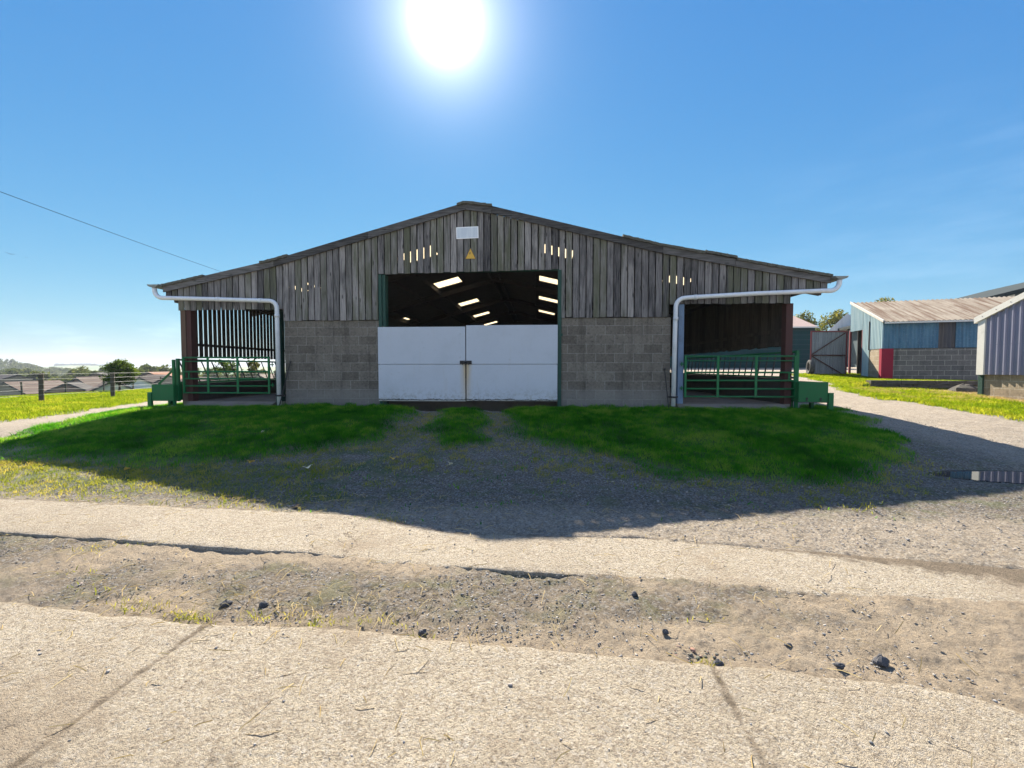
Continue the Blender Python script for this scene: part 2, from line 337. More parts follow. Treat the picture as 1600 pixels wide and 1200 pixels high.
M['upvc'] = simple('white_window_frame', (.7, .7, .7), .5, 0, .1, 2, None, 0)

# foliage and grass
def foliage(name, a, b, c_, trans=.45, attr='rnd'):
    g = G(name); g.t.nodes.remove(g.b)
    r = g.attr(attr).outputs['Fac']; n = g.noise(g.geo(), 1.1, 4, .6)
    f = g.math('ADD', g.math('MULTIPLY', r, .6), g.math('MULTIPLY', g.math('SUBTRACT', n, .5), 1.1)); f = g.math('ADD', f, .2)
    c = g.ramp(f, [(.12, a), (.5, b), (.88, c_)])
    d = g.n('BsdfDiffuse', Color=c); t = g.n('BsdfTranslucent', Color=g.mix(.5, c, g.mix(1., c, (1.9, 1.7, .6), 'MULTIPLY')))
    mx = g.n('MixShader', i0=trans, i1=d.outputs[0], i2=t.outputs[0])
    g.t.links.new(mx.outputs[0], g.out.inputs[0]); return g.m
M['grass'] = foliage('lawn_grass', (.014, .10, .006), (.06, .24, .012), (.22, .34, .05), .58)
M['grass_dry'] = foliage('sparse_dry_grass', (.14, .19, .02), (.27, .28, .045), (.40, .33, .10), .5)
M['grass_verge'] = foliage('bright_verge_grass', (.10, .17, .010), (.18, .25, .012), (.33, .33, .04), .55)
M['straw'] = foliage('dry_straw', (.34, .25, .11), (.44, .34, .17), (.52, .43, .24), .3)
M['leaf_dark'] = foliage('bush_leaves', (.03, .055, .012), (.055, .10, .018), (.12, .16, .03), .45)
M['leaf_mid'] = foliage('wood_leaves', (.04, .06, .02), (.07, .095, .03), (.13, .14, .05), .4)
M['leaf_olive'] = foliage('hawthorn_leaves', (.06, .07, .02), (.12, .13, .03), (.25, .22, .07), .45)
M['leaf_conifer'] = foliage('plantation_needles', (.02, .04, .02), (.03, .055, .025), (.05, .075, .03), .2)
M['bark'] = simple('bark', (.09, .07, .05), .95, 0, .4, 8, None, .6, True)

# ground: masks R = grass soil, G = brown dirt, B = slate gravel
g = G('yard_ground', .95); p = g.geo(); a = g.n('SeparateColor', i0=g.attr('mask').outputs['Color'])
n_big = g.noise(p, .7, 5, .6); n_mid = g.noise(p, 5, 5, .65); n_f = g.noise(p, 42, 5, .7)
vo = g.n('TexVoronoi', {'feature': 'F1'}, Vector=g.n('VectorMath', {'operation': 'ADD'}, i0=p, i1=g.n('VectorMath', {'operation': 'SCALE'}, i0=g.n('TexNoise', Vector=p, Scale=45., Detail=4.).outputs['Color'], Scale=.03).outputs[0]).outputs[0], Scale=60., Randomness=1.); vc = vo.outputs['Color']; vd = vo.outputs['Distance']
vo2 = g.n('TexVoronoi', {'feature': 'F1'}, Vector=g.n('VectorMath', {'operation': 'ADD'}, i0=p, i1=g.n('TexNoise', Vector=p, Scale=30.).outputs['Color']).outputs[0], Scale=85., Randomness=1.)
stonec = g.n('SeparateColor', i0=vc).outputs[0]
track = g.mix(g.rng(n_mid, .3, .72), (.39, .325, .245), (.29, .24, .175))
track = g.mix(g.rng(stonec, .55, .95, 0, .55), track, (.47, .43, .37)); track = g.mix(g.rng(stonec, .35, .1, 0, .55), track, (.14, .13, .125))
track = g.mix(g.rng(n_f, .52, .68, 0, .75), track, (.11, .095, .085)); track = g.mix(g.rng(n_f, .46, .32, 0, .5), track, (.55, .49, .41))
dirt = g.mix(g.rng(n_mid, .3, .7), (.42, .34, .245), (.31, .25, .18))
dirt = g.mix(g.rng(n_big, .55, .72, 0, .6), dirt, (.22, .19, .16))
dirt = g.mix(g.rng(n_f, .54, .72, 0, .7), dirt, (.12, .095, .075)); dirt = g.mix(g.rng(stonec, .72, .97, 0, .5), dirt, (.37, .32, .25))
slate = g.mix(g.rng(n_mid, .3, .7), (.21, .17, .12), (.135, .112, .08))
slate = g.mix(g.rng(stonec, .6, .95, 0, .7), slate, (.30, .30, .30)); slate = g.mix(g.rng(stonec, .4, .1, 0, .7), slate, (.06, .06, .065))
slate = g.mix(g.rng(n_f, .52, .68, 0, .8), slate, (.045, .045, .045)); slate = g.mix(g.rng(n_f, .45, .3, 0, .6), slate, (.40, .39, .36)); slate = g.mix(g.rng(g.noise(p, 3.2, 6, .75), .47, .62, 0, .6), slate, (.10, .125, .045))
soil = g.mix(g.rng(n_mid, .35, .7), (.03, .10, .012), (.065, .11, .02))
c = g.mix(a.outputs[1], track, dirt); c = g.mix(a.outputs[2], c, slate); c = g.mix(a.outputs[0], c, soil)
g.col(c)
h = g.math('ADD', g.math('MULTIPLY', g.math('SUBTRACT', 1., vd), .7), g.math('ADD', g.math('MULTIPLY', n_f, .8), g.math('MULTIPLY', vo2.outputs['Distance'], -.4)))
g.bump(h, .9, .016); M['ground'] = g.m

g = G('exposed_aggregate_concrete', .9); p = g.geo()
wv = g.n('VectorMath', {'operation': 'ADD'}, i0=p, i1=g.n('VectorMath', {'operation': 'SCALE'}, i0=g.n('TexNoise', Vector=p, Scale=38., Detail=5., Roughness=.7).outputs['Color'], Scale=.035).outputs[0]).outputs[0]
v1 = g.n('TexVoronoi', {'feature': 'SMOOTH_F1'}, Vector=wv, Scale=80., Smoothness=.35); e1 = g.math('SUBTRACT', 1., v1.outputs['Distance'])
v2 = g.n('TexVoronoi', {'feature': 'F1'}, Vector=wv, Scale=190.)
n_big = g.noise(p, 1.1, 6, .65); n_mid = g.noise(p, 9, 6, .7); n_f = g.noise(p, 75, 6, .8); n_s = g.noise(p, 28, 5, .75)
sc_ = g.n('SeparateColor', i0=v1.outputs['Color']); s2 = g.n('SeparateColor', i0=v2.outputs['Color'])
c = g.mix(g.rng(n_mid, .3, .75), (.56, .485, .365), (.47, .395, .29))
c = g.mix(g.rng(sc_.outputs[0], .55, .9, 0, .7), c, (.60, .55, .47)); c = g.mix(g.rng(sc_.outputs[1], .6, .9, 0, .55), c, (.30, .24, .18))
c = g.mix(g.rng(s2.outputs[0], .75, 1., 0, .6), c, (.20, .17, .14))
c = g.mix(g.rng(n_s, .5, .68, 0, .6), c, (.27, .215, .155))
c = g.mix(g.rng(n_f, .53, .64, 0, .85), c, (.10, .075, .052)); c = g.mix(g.rng(n_f, .47, .32, 0, .6), c, (.62, .57, .49))
c = g.mix(g.rng(n_big, .5, .68, 0, .6), c, (.34, .265, .185)); c = g.mix(g.rng(g.noise(p, .55, 4, .5), .45, .7, 0, .35), c, (.36, .30, .225))
cw = g.n('VectorMath', {'operation': 'ADD'}, i0=p, i1=g.n('VectorMath', {'operation': 'SCALE'}, i0=g.n('TexNoise', Vector=p, Scale=3., Detail=5., Roughness=.65).outputs['Color'], Scale=.5).outputs[0]).outputs[0]
ck = g.n('TexVoronoi', {'feature': 'DISTANCE_TO_EDGE'}, Vector=cw, Scale=.55).outputs['Distance']
c = g.mix(g.math('MULTIPLY', g.rng(ck, .006, .0015, 0, .75), g.rng(g.noise(p, .8, 3), .45, .6)), c, (.14, .11, .08))
c = g.mix(g.rng(g.noise(p, 3.4, 6, .7), .58, .72, 0, .5), c, (.27, .215, .155))
ca = g.n('SeparateColor', i0=g.attr('mask').outputs['Color'])
dc = g.mix(g.rng(n_mid, .3, .7), (.26, .205, .145), (.18, .145, .105)); dc = g.mix(g.rng(n_f, .5, .75, 0, .6), dc, (.10, .085, .07))
dm = g.rng(g.math('ADD', ca.outputs[0], g.math('MULTIPLY', g.math('SUBTRACT', n_mid, .5), .9)), .35, .65)
c = g.mix(dm, c, dc); g.col(c)
h = g.math('ADD', g.math('MULTIPLY', e1, .5), g.math('ADD', g.math('MULTIPLY', n_f, 1.1), g.math('ADD', g.math('MULTIPLY', n_s, .6), g.math('MULTIPLY', v2.outputs['Distance'], -.4))))
g.bump(h, 1., .02); M['concrete'] = g.m

g = G('puddle_water', .02); g.b.inputs['IOR'].default_value = 1.5; g.col((.03, .035, .04)); g.b.inputs['Specular IOR Level'].default_value = .9
g.bump(g.noise(g.geo(), 9, 3), .015, .01); M['water'] = g.m

g = G('far_field', .95); p = g.geo(); n = g.noise(p, .004, 3, .5); n2 = g.noise(p, .05, 4)
c = g.mix(g.rng(n, .45, .55), (.13, .20, .06), (.26, .26, .11)); g.col(g.mix(.3, c, g.mix(n2, (.08, .12, .04), (.2, .24, .1)))); M['field'] = g.m

# ------------------------------------------------------------------ mesh builder
class MB:
    def __init__(s): s.v = []; s.f = []; s.r = []; s.rnd = 0.5
    def add(s, vs, fs):
        b = len(s.v); s.v += [tuple(map(float, q)) for q in vs]
        for f in fs: s.f.append([b+i for i in f]); s.r.append(s.rnd)
    def box(s, x0, x1, y0, y1, z0, z1):
        s.add([(x0, y0, z0), (x1, y0, z0), (x1, y1, z0), (x0, y1, z0), (x0, y0, z1), (x1, y0, z1), (x1, y1, z1), (x0, y1, z1)],
              [(0, 3, 2, 1), (4, 5, 6, 7), (0, 1, 5, 4), (1, 2, 6, 5), (2, 3, 7, 6), (3, 0, 4, 7)]); return s
    def hexa(s, b, t):   # 4 bottom pts, 4 top pts (both ccw from above)
        s.add(list(b)+list(t), [(0, 3, 2, 1), (4, 5, 6, 7), (0, 1, 5, 4), (1, 2, 6, 5), (2, 3, 7, 6), (3, 0, 4, 7)]); return s
    def bar(s, a, b, w, h=None, up=(0, 0, 1)):
        a, b = Vector(a), Vector(b); d = (b-a).normalized(); h = h or w
        u = Vector(up)
        if abs(d.dot(u)) > .95: u = Vector((1, 0, 0))
        r = d.cross(u).normalized()*(w/2); u = r.cross(d).normalized()*(h/2)
        q = [(-1, -1), (1, -1), (1, 1), (-1, 1)]
        s.add([a+r*i+u*j for i, j in q]+[b+r*i+u*j for i, j in q], [(0, 3, 2, 1), (4, 5, 6, 7), (0, 1, 5, 4), (1, 2, 6, 5), (2, 3, 7, 6), (3, 0, 4, 7)]); return s
    def tube(s, pts, r, n=8, caps=True):
        pts = [Vector(p) for p in pts]; rr = r if isinstance(r, (list, tuple)) else [r]*len(pts)
        rings = []; ref = None
        for i, p in enumerate(pts):
            d = (pts[min(i+1, len(pts)-1)]-pts[max(i-1, 0)]).normalized()
            if ref is None: ref = Vector((0, 0, 1)) if abs(d.z) < .9 else Vector((1, 0, 0))
            x = d.cross(ref).normalized(); y = x.cross(d).normalized(); ref = y
            rings.append([p+x*math.cos(2*math.pi*k/n)*rr[i]+y*math.sin(2*math.pi*k/n)*rr[i] for k in range(n)])
        vs = [q for R in rings for q in R]; fs = []
        for i in range(len(pts)-1):
            for k in range(n):
                fs.append((i*n+k, i*n+(k+1) % n, (i+1)*n+(k+1) % n, (i+1)*n+k))
        if caps: fs.append(tuple(range(n-1, -1, -1))); fs.append(tuple((len(pts)-1)*n+k for k in range(n)))
        s.add(vs, fs); return s
    def prism(s, poly, d):     # poly: list of 3-D points, d: extrude vector
        n = len(poly); d = Vector(d); vs = [Vector(p) for p in poly]; vs += [p+d for p in vs]
        s.add(vs, [tuple(range(n-1, -1, -1)), tuple(range(n, 2*n))]+[(i, (i+1) % n, n+(i+1) % n, n+i) for i in range(n)]); return s
    def corr(s, o, u, L, up, Hf, pitch, depth, nrm, box=False, steps=6, back=.01):
        # corrugated sheet: origin o, along unit u length L, up vector, height Hf(t) (bottom, top)
        o, u, up, nrm = Vector(o), Vector(u), Vector(up), Vector(nrm); ts = []
        k = 0
        if box:
            t = 0
            while t < L:
                for a, dd in ((0, 0), (.68, 0), (.76, 1), (.92, 1), (1.0, 0)): ts.append((min(t+a*pitch, L), dd))
                t += pitch
        else:
            N = int(L/pitch*steps)
            for i in range(N+1):
                t = L*i/N; ts.append((t, .5+.5*math.cos(2*math.pi*t/pitch)))
        vs = []; fs = []
        for t, d in ts:
            b, tt = Hf(t)
            for dz in (d*depth, d*depth-back):
                vs.append(o+u*t+nrm*dz+up*b); vs.append(o+u*t+nrm*dz+up*tt)
        for i in range(len(ts)-1):
            a = 4*i; fs += [(a, a+4, a+5, a+1), (a+2, a+3, a+7, a+6), (a+1, a+5, a+7, a+3), (a, a+2, a+6, a+4)]
        s.add(vs, fs); return s
    def build(s, name, m, parent=None, loc=(0, 0, 0), world=True, smooth=False, bevel=0):
        me = bpy.data.meshes.new(name)
        off = Vector(parent_loc(parent)) if (parent and world) else Vector(loc)
        me.from_pydata([tuple(Vector(q)-off) if world else q for q in s.v], [], s.f)
        at = me.attributes.new('rnd', 'FLOAT', 'FACE'); at.data.foreach_set('value', s.r)
        o = bpy.data.objects.new(name, me); COL.objects.link(o)
        if m: me.materials.append(m)
        if smooth: me.polygons.foreach_set('use_smooth', [True]*len(me.polygons))
        if parent: o.parent = parent
        else: o.location = loc
        if bevel:
            b = o.modifiers.new('bevel', 'BEVEL'); b.width = bevel; b.segments = 2; b.limit_method = 'ANGLE'
        return o
def parent_loc(p):
    v = Vector((0, 0, 0))
    while p: v += Vector(p.location); p = p.parent
    return v
def tag(o, label=None, cat=None, group=None, kind=None):
    if label: o['label'] = label
    if cat: o['category'] = cat
    if group: o['group'] = group
    if kind: o['kind'] = kind
    return o
def thing(name, label, cat, loc=(0, 0, 0), rz=0, group=None):
    o = bpy.data.objects.new(name, None); o.empty_display_size = .3; COL.objects.link(o)
    o.location = loc; o.rotation_euler = (0, 0, rz); return tag(o, label, cat, group)
def copy_tree(o, parent=None):
    c = o.copy(); COL.objects.link(c)
    if parent: c.parent = parent
    for ch in list(o.children): copy_tree(ch, c)
    return c
def npmesh(name, V, F, m, rnd=None, parent=None, smooth=False, colattr=None, loc=None):
    V = np.asarray(V, np.float32); F = np.asarray(F, np.int32); k = F.shape[1]
    me = bpy.data.meshes.new(name)
    me.vertices.add(len(V)); me.vertices.foreach_set('co', V.ravel())
    me.loops.add(F.size); me.loops.foreach_set('vertex_index', F.ravel())
    me.polygons.add(len(F)); me.polygons.foreach_set('loop_start', np.arange(len(F), dtype=np.int32)*k)
    me.polygons.foreach_set('loop_total', np.full(len(F), k, np.int32))
    me.update(calc_edges=True)
    if smooth: me.polygons.foreach_set('use_smooth', np.ones(len(F), bool))
    if rnd is not None:
        a = me.attributes.new('rnd', 'FLOAT', 'FACE'); a.data.foreach_set('value', np.asarray(rnd, np.float32))
    if colattr is not None:
        a = me.color_attributes.new('mask', 'FLOAT_COLOR', 'POINT'); a.data.foreach_set('color', np.asarray(colattr, np.float32).ravel())
    o = bpy.data.objects.new(name, me); COL.objects.link(o)
    if m: me.materials.append(m)
    if parent: o.parent = parent
    if loc is not None: o.location = loc
    return o
def grid_faces(nr, nc):
    i = np.arange(nr-1)[:, None]*nc+np.arange(nc-1)[None, :]
    return np.stack([i, i+1, i+nc+1, i+nc], -1).reshape(-1, 4)

# ------------------------------------------------------------------ ground sheet
def soft(x, y, poly, sig, seed):
    r = 0
    for k in range(6):
        a = k*math.pi/3
        jx = (fbm(x*1.3, y*1.3, seed, 4)-.5)*1.0+math.cos(a)*sig; jy = (fbm(x*1.3, y*1.3, seed+9, 4)-.5)*1.0+math.sin(a)*sig
        r = r+pip(x+jx, y+jy, poly)
    return r/6.
def grass_density(x, y):
    return np.maximum.reduce([soft(x, y, MOUND_L, .25, 1), soft(x, y, MOUND_C, .12, 2), soft(x, y, MOUND_R, .15, 3)])
ang = np.concatenate([np.radians(np.linspace(-180, -66, 40)), np.radians(np.linspace(-65, 60, 760)), np.radians(np.linspace(61, 180, 40))])
rad = np.concatenate([[.02, .3, .7, 1.0], np.geomspace(1.2, 34, 520), np.geomspace(36, 3500, 70)])
RR, AA = np.meshgrid(rad, ang, indexing='ij')
X = RR*np.sin(AA); Y = RR*np.cos(AA)
x, y = X.ravel(), Y.ravel()
nb = fbm(x*.5, y*.5, 31, 4)
inbarn = ss(10.2, 10.6, y)*ss(-9.3, -9.0, x)*ss(6.1, 5.8, x)*ss(35, 34, y)
gd = grass_density(x, y)
vl = soft(x, y, VERGE_L, .2, 5)
vr = np.maximum.reduce([soft(x, y, VERGE_R, .2, 6), .7*soft(x, y, VERGE_R2, .4, 7), soft(x, y, VERGE_T, .1, 4)])
spl = soft(x, y, SPARSE_L, .3, 8)
farg = np.maximum(ss(-22.5, -24, x), ss(45, 60, np.hypot(x, y)))
mR = np.clip(np.maximum.reduce([gd, vl, vr, farg, .75*soft(x, y, SUNNY, .35, 12)*ss(.3, .6, fbm(x*5, y*5, 57, 3)), spl*ss(.45, .7, fbm(x*3, y*3, 55, 3))*.4]), 0, 1)
band = ss(FAR_N(x)+.25, FAR_N(x)-.05, y)                       # dirt in front of the far strip
mG = np.clip(np.maximum(band, .55*ss(3.0, 5.5, x)*ss(5.5, 3.5, y)*nb*1.4), 0, 1)
apron = ss(4.0, 4.6, y+.4*(nb-.5))*ss(-8.5, -4.5, x)*ss(7.4, 6.2, x+.5*(nb-.5))*ss(11.5, 10.5, y)
grey = ss(.47, .62, fbm(x*.9, y*1.6, 71, 4)+.12*np.exp(-((x+2.2)/1.1)**2-((y-2.7)/.25)**2)+.14*np.exp(-((x-1.9)/.7)**2-((y-2.15)/.25)**2))*band*.72*ss(2.15, 2.5, y)
mB = np.clip(np.maximum(apron*.85, grey), 0, 1)
rough = np.clip(1-ss(12, 26, np.hypot(x, y)), 0, 1)
z = H(x, y)
pud = 1-.85*np.exp(-((x-6.05)/.8)**2-((y-5.83)/.36)**2)
z = z+pud*rough*(.035*(fbm(x*1.1, y*1.1, 3, 3)-.5)+.03*(fbm(x*7, y*7, 4, 3)-.5)+.022*(fbm(x*26, y*26, 5, 2)-.5)*ss(9, 5, np.hypot(x, y)))
z = z+gd*.05-apron*.01
in_s = (ss(0, .08, y-FAR_N(x)-.02)*ss(0, .08, FAR_E(x)-y-.02)*ss(5.6, 5.2, x)+ss(0, .08, NEAR_F(x)-y-.02)*ss(2.7, 2.6, x))
z = z-.05*np.clip(in_s, 0, 1)-.12*inbarn
# the raised step with a stone face in front of the blue shed
z = z-.10*ss(10.05, 10.3, y)*ss(-3.95, -3.8, x)*ss(.5, .35, x)
V = np.stack([x, y, z], -1)
mask = np.stack([mR, mG, mB, np.ones_like(mR)], -1)
tag(npmesh('ground', V, grid_faces(*X.shape)[:, ::-1], M['ground'], smooth=True, colattr=mask), kind='structure',
    label='gravel and dirt yard round the barn falling away to fields')

# concrete strips: two wheel tracks of exposed aggregate slabs
JOINTS = (-1.85, .84)
def slab(name, label, x0, x1, yfar, ynear, lift, nx, ny, dirtf):
    xs = np.linspace(x0, x1, nx); vv = np.linspace(0, 1, ny)
    ef = yfar(xs)+.05*(fbm(xs*6, xs*0+2.3, 11, 4)-.5)+.05*(fbm(xs*1.7, xs*0+1, 12, 2)-.5)
    en = ynear(xs)+.05*(fbm(xs*6, xs*0+7.7, 13, 4)-.5)+.05*(fbm(xs*1.7, xs*0+4, 14, 2)-.5)
    XX = np.repeat(xs[None, :], ny, 0); YY = en[None, :]+(ef-en)[None, :]*vv[:, None]
    ZZ = H(XX, YY)+lift(XX)+.006*(fbm(XX*16, YY*16, 21, 3)-.5)+.005*(fbm(XX*48, YY*48, 22, 2)-.5)+.012*(fbm(XX*2, YY*2, 23, 2)-.5)
    dm = dirtf(XX, YY)
    for j in JOINTS:
        jx = j+.03*(YY-2)+.012*(fbm(YY*5, YY*0+j, 33, 3)-.5)
        d = np.abs(XX-jx); jk = (1 if name == 'concrete_yard' else .35)*(.45+.75*fbm(YY*3, YY*0+j*3, 35, 3)); ZZ = ZZ-.006*jk*np.exp(-(d/.012)**2); dm = np.maximum(dm, jk*(.42*np.exp(-(d/.03)**2)+.22*np.exp(-(d/.11)**2)))
    # rounded, broken edges and a skirt
    e = np.minimum((1-vv)[:, None]*(ef-en)[None, :], vv[:, None]*(ef-en)[None, :])
    ZZ = ZZ-.012*np.exp(-e/.02)
    top = np.stack([XX, YY, ZZ], -1)
    lo = top.copy(); lo[..., 2] -= .12
    full = np.concatenate([lo[:1], top, lo[-1:]], 0)
    dmf = np.concatenate([dm[:1], dm, dm[-1:]], 0)
    m = np.stack([dmf, dmf*0, dmf*0, dmf*0+1], -1)
    return tag(npmesh(name, full.reshape(-1, 3), grid_faces(ny+2, nx), M['concrete'], smooth=True, colattr=m.reshape(-1, 4)), label, None, None, 'structure')
def d_far(X_, Y_):
    fe = FAR_E(X_); fn = FAR_N(X_)
    d = .75*np.exp(-np.clip(fe-Y_, 0, 9)/.10)+.5*np.exp(-np.clip(Y_-fn, 0, 9)/.05)*ss(-3, 1, X_)
    d = d+ss(1.2, 4.5, X_)*ss(.35, .8, (Y_-fn)/(fe-fn)+.25*ss(1, 4, X_))*.8
    return np.clip(d, 0, 1)
def d_near(X_, Y_):
    k = fbm(X_*3.5, Y_*3.5, 91, 5)-.5
    d = .42*ss(-1.35, -1.75, X_+.9*k)*ss(1.62, 1.46, Y_+.3*k)
    d = np.maximum(d, .42*ss(1.5, 1.40, Y_+.2*k)*ss(-.55, -.9, X_+k))
    d = np.maximum(d, .5*np.exp(-np.clip(NEAR_F(X_)-Y_, 0, 9)/.05))
    d = np.maximum(d, .45*np.exp(-((X_-.8-.2*(1.9-Y_))/.13)**2)*ss(2.0, 1.7, Y_))
    return np.clip(d, 0, 1)
slab('concrete_track', 'pale concrete wheel strip crossing in front of the grass mounds', -9, 5.6, FAR_E, FAR_N, lambda X_: .026-.026*ss(-2.6, -.6, X_)+.022*np.exp(-((X_+.1)/.45)**2), 900, 90, d_far)
slab('concrete_yard', 'pale pebbly concrete slab nearest the camera', -6.5, 2.62, NEAR_F, lambda X_: X_*0-1.5, lambda X_: .022+0*X_, 760, 330, d_near)

# puddle
pp = [(5.0, 6.1), (5.4, 6.24), (5.95, 6.22), (6.45, 6.14), (6.95, 5.96), (7.25, 5.7), (6.95, 5.4), (6.4, 5.36), (5.9, 5.46), (5.5, 5.58), (5.1, 5.84)]
zz = float(H(np.array([6.0]), np.array([5.83]))[0])+.02
b = MB(); pts = []
for i in range(len(pp)):
    (xa, ya), (xb, yb) = pp[i], pp[(i+1) % len(pp)]
    for k in range(6):
        t = k/6; j = .03*math.sin(i*9+k*2.1); pts.append((xa+(xb-xa)*t+j, ya+(yb-ya)*t+j*.6, zz))
b.prism(pts, (0, 0, -.03)); tag(b.build('puddle', M['water'], loc=(6, 5.8, zz)), 'shallow puddle in the shaded gravel reflecting the ribbed shed', kind='structure')

# ------------------------------------------------------------------ the barn
YF = 10.3
BARN = thing('barn', 'big low timber boarded livestock barn with white half doors', 'barn', (-1.74, YF, .5))
ROOF_L = [(-9.48, 3.54), (-6.56, 4.14), (-1.74, 5.43)]
ROOF_R = [(-1.74, 5.43), (-1.12, 5.335), (2.94, 4.31), (4.6, 3.985), (6.74, 3.57)]
PROF = ROOF_L+ROOF_R[1:]
pxs, pzs = zip(*PROF)
def rz_(x): return float(np.interp(x, pxs, pzs))
LEN = 24.0
# gable boards
b = MB(); pitch = .1633; x = -9.45; i = 0
while x < 6.68:
    w = pitch-.022-random.random()*.005
    xm = x+w/2
    if xm < -9.1: zb = 3.2
    elif xm < -6.38: zb = 2.92
    elif xm < -3.93: zb = 2.64
    elif xm < .55: zb = 3.755+.015*(xm+3.9)
    elif xm < 3.12: zb = 2.665
    elif xm < 5.88: zb = 2.96
    else: zb = 3.27
    zb += random.uniform(-.012, .012); x1 = x+w; y0 = YF-.024+random.uniform(-.004, .004)
    b.rnd = random.random()
    t0, t1 = rz_(x)-.06, rz_(x1)-.06
    if min(t0, t1) > zb+.05:
        b.hexa([(x, y0, zb), (x1, y0, zb), (x1, y0+.022, zb), (x, y0+.022, zb)], [(x, y0, t0), (x1, y0, t1), (x1, y0+.022, t1), (x, y0+.022, t0)])
    x += pitch+random.uniform(-.003, .003); i += 1
clad = b.build('gable_cladding', M['boards'], BARN)
# cladding rails behind the boards (carry the boards), inside
b = MB()
for x0, x1, z in ((-9.0, -6.5, 3.05), (-6.3, -3.95, 2.75), (.6, 3.1, 2.78), (3.4, 5.8, 3.08), (-3.9, .5, 3.9)): b.box(x0, x1, YF+.004, YF+.08, z-.06, z+.06)
b.build('cladding_rail', M['frame'], BARN)
# barge boards
for prof, sgn in ((ROOF_L, 0), (ROOF_R, 1)):
    b = MB()
    for k in range(len(prof)-1):
        (xa, za), (xb, zb) = prof[k], prof[k+1]
        n = max(1, int((xb-xa)/2.4))
        for q in range(n):
            t0, t1 = q/n, (q+1)/n; b.rnd = random.random()
            x0, x1 = xa+(xb-xa)*t0, xa+(xb-xa)*t1-.006; z0, z1 = za+(zb-za)*t0, za+(zb-za)*t1
            hh = .17; y0 = YF-.075+random.uniform(-.002, .002)
            b.hexa([(x0, y0, z0-hh), (x1, y0, z1-hh), (x1, y0+.03, z1-hh), (x0, y0+.03, z0-hh)], [(x0, y0, z0), (x1, y0, z1), (x1, y0+.03, z1), (x0, y0+.03, z0)])
    b.build('bargeboard', M['barge'], BARN)
# roof slopes with openings for the skylights
def roof_slope(xa, za, xb, zb, holes, th=.03, lift=-.11, y0=YF+.01, y1=YF+LEN):
    zf = lambda x: za+(zb-za)*(x-xa)/(xb-xa)+lift
    xsx = sorted({xa, xb, *[h[0] for h in holes], *[h[1] for h in holes]}); ysy = sorted({y0, y1, *[h[2] for h in holes], *[h[3] for h in holes]})
    b = MB()
    for i in range(len(xsx)-1):
        for j in range(len(ysy)-1):
            xm, ym = (xsx[i]+xsx[i+1])/2, (ysy[j]+ysy[j+1])/2
            if any(h[0] < xm < h[1] and h[2] < ym < h[3] for h in holes): continue
            x0, x1, q0, q1 = xsx[i], xsx[i+1], ysy[j], ysy[j+1]
            b.hexa([(x0, q0, zf(x0)-th), (x1, q0, zf(x1)-th), (x1, q1, zf(x1)-th), (x0, q1, zf(x0)-th)], [(x0, q0, zf(x0)), (x1, q0, zf(x1)), (x1, q1, zf(x1)), (x0, q1, zf(x0))])
    # purlins under the sheets
    n = max(2, int(abs(xb-xa)/1.25))
    for k in range(n+1):
        xq = xa+(xb-xa)*(k+.12)/(n+.24); zq = zf(xq)-th-.075
        if any(h[0]-.05 < xq < h[1]+.05 for h in holes): xq = min([h[0]-.06 for h in holes]+[9], key=lambda v: abs(v-xq)); zq = zf(xq)-th-.075
        b.box(xq-.03, xq+.03, YF+.05, y1-.05, zq-.07, zq+.07)
    r = b.build('roof', M['roofcem'], BARN)
    for h in holes:
        s = MB(); x0, x1, q0, q1 = h; e = .03
        s.hexa([(x0-e, q0-e, zf(x0-e)+.004), (x1+e, q0-e, zf(x1+e)+.004), (x1+e, q1+e, zf(x1+e)+.004), (x0-e, q1+e, zf(x0-e)+.004)], [(x0-e, q0-e, zf(x0-e)+.012), (x1+e, q0-e, zf(x1+e)+.012), (x1+e, q1+e, zf(x1+e)+.012), (x0-e, q1+e, zf(x0-e)+.012)])
        o = s.build('skylight', M['skylight'], r, world=False)
        o.data.transform(Matrix.Translation(-Vector(BARN.location))); 
    return r
roof_slope(-9.5, 3.54, -6.56, 4.14, [(-7.42, -6.76, 12.15, 13.05), (-7.14, -6.92, 20.6, 21.5), (-6.82, -6.58, 21.0, 21.9)])
roof_slope(-6.56, 4.14, -1.74, 5.43, [(-4.03, -3.05, Y_, Y_+1.02) for Y_ in (12.02, 16.14, 21.2, 26.1, 31.4)])
roof_slope(-1.74, 5.43, 2.94, 4.31, [(.06, 1.0, Y_, Y_+1.0) for Y_ in (11.7, 15.78, 20.2, 24.9)])
roof_slope(2.94, 4.31, 6.76, 3.57, [(3.55, 4.38, 12.05, 13.0)])
# lifted, mossy sheet ends along the right slope, ridge cap
def edge_sheet(x0, x1, up, n):
    b = MB()
    for k in range(n):
        xa, xb = x0+(x1-x0)*k/n, x0+(x1-x0)*(k+1)/n; j = random.uniform(-.012, .012); j2 = random.uniform(-.01, .012)
        za, zb = rz_(xa)+up, rz_(xb)+up
        b.hexa([(xa, YF-.11+j, za-.05-.02*random.random()), (xb, YF-.11+j2, zb-.05-.02*random.random()), (xb, YF+.5, zb-.045), (xa, YF+.5, za-.045)], [(xa, YF-.11+j, za+j2*.6), (xb, YF-.11+j2, zb+j*.6), (xb, YF+.5, zb), (xa, YF+.5, za)])
    b.build('roof_sheet_edge', M['moss'], BARN)
edge_sheet(2.0, 2.98, .045, 8); edge_sheet(2.98, 3.9, .05, 10); edge_sheet(3.9, 4.62, .075, 9); edge_sheet(4.62, 6.76, .03, 22)
edge_sheet(-1.95, -1.1, .035, 6); edge_sheet(-9.5, -8.4, .028, 10); edge_sheet(-6.9, -6.2, .03, 6)
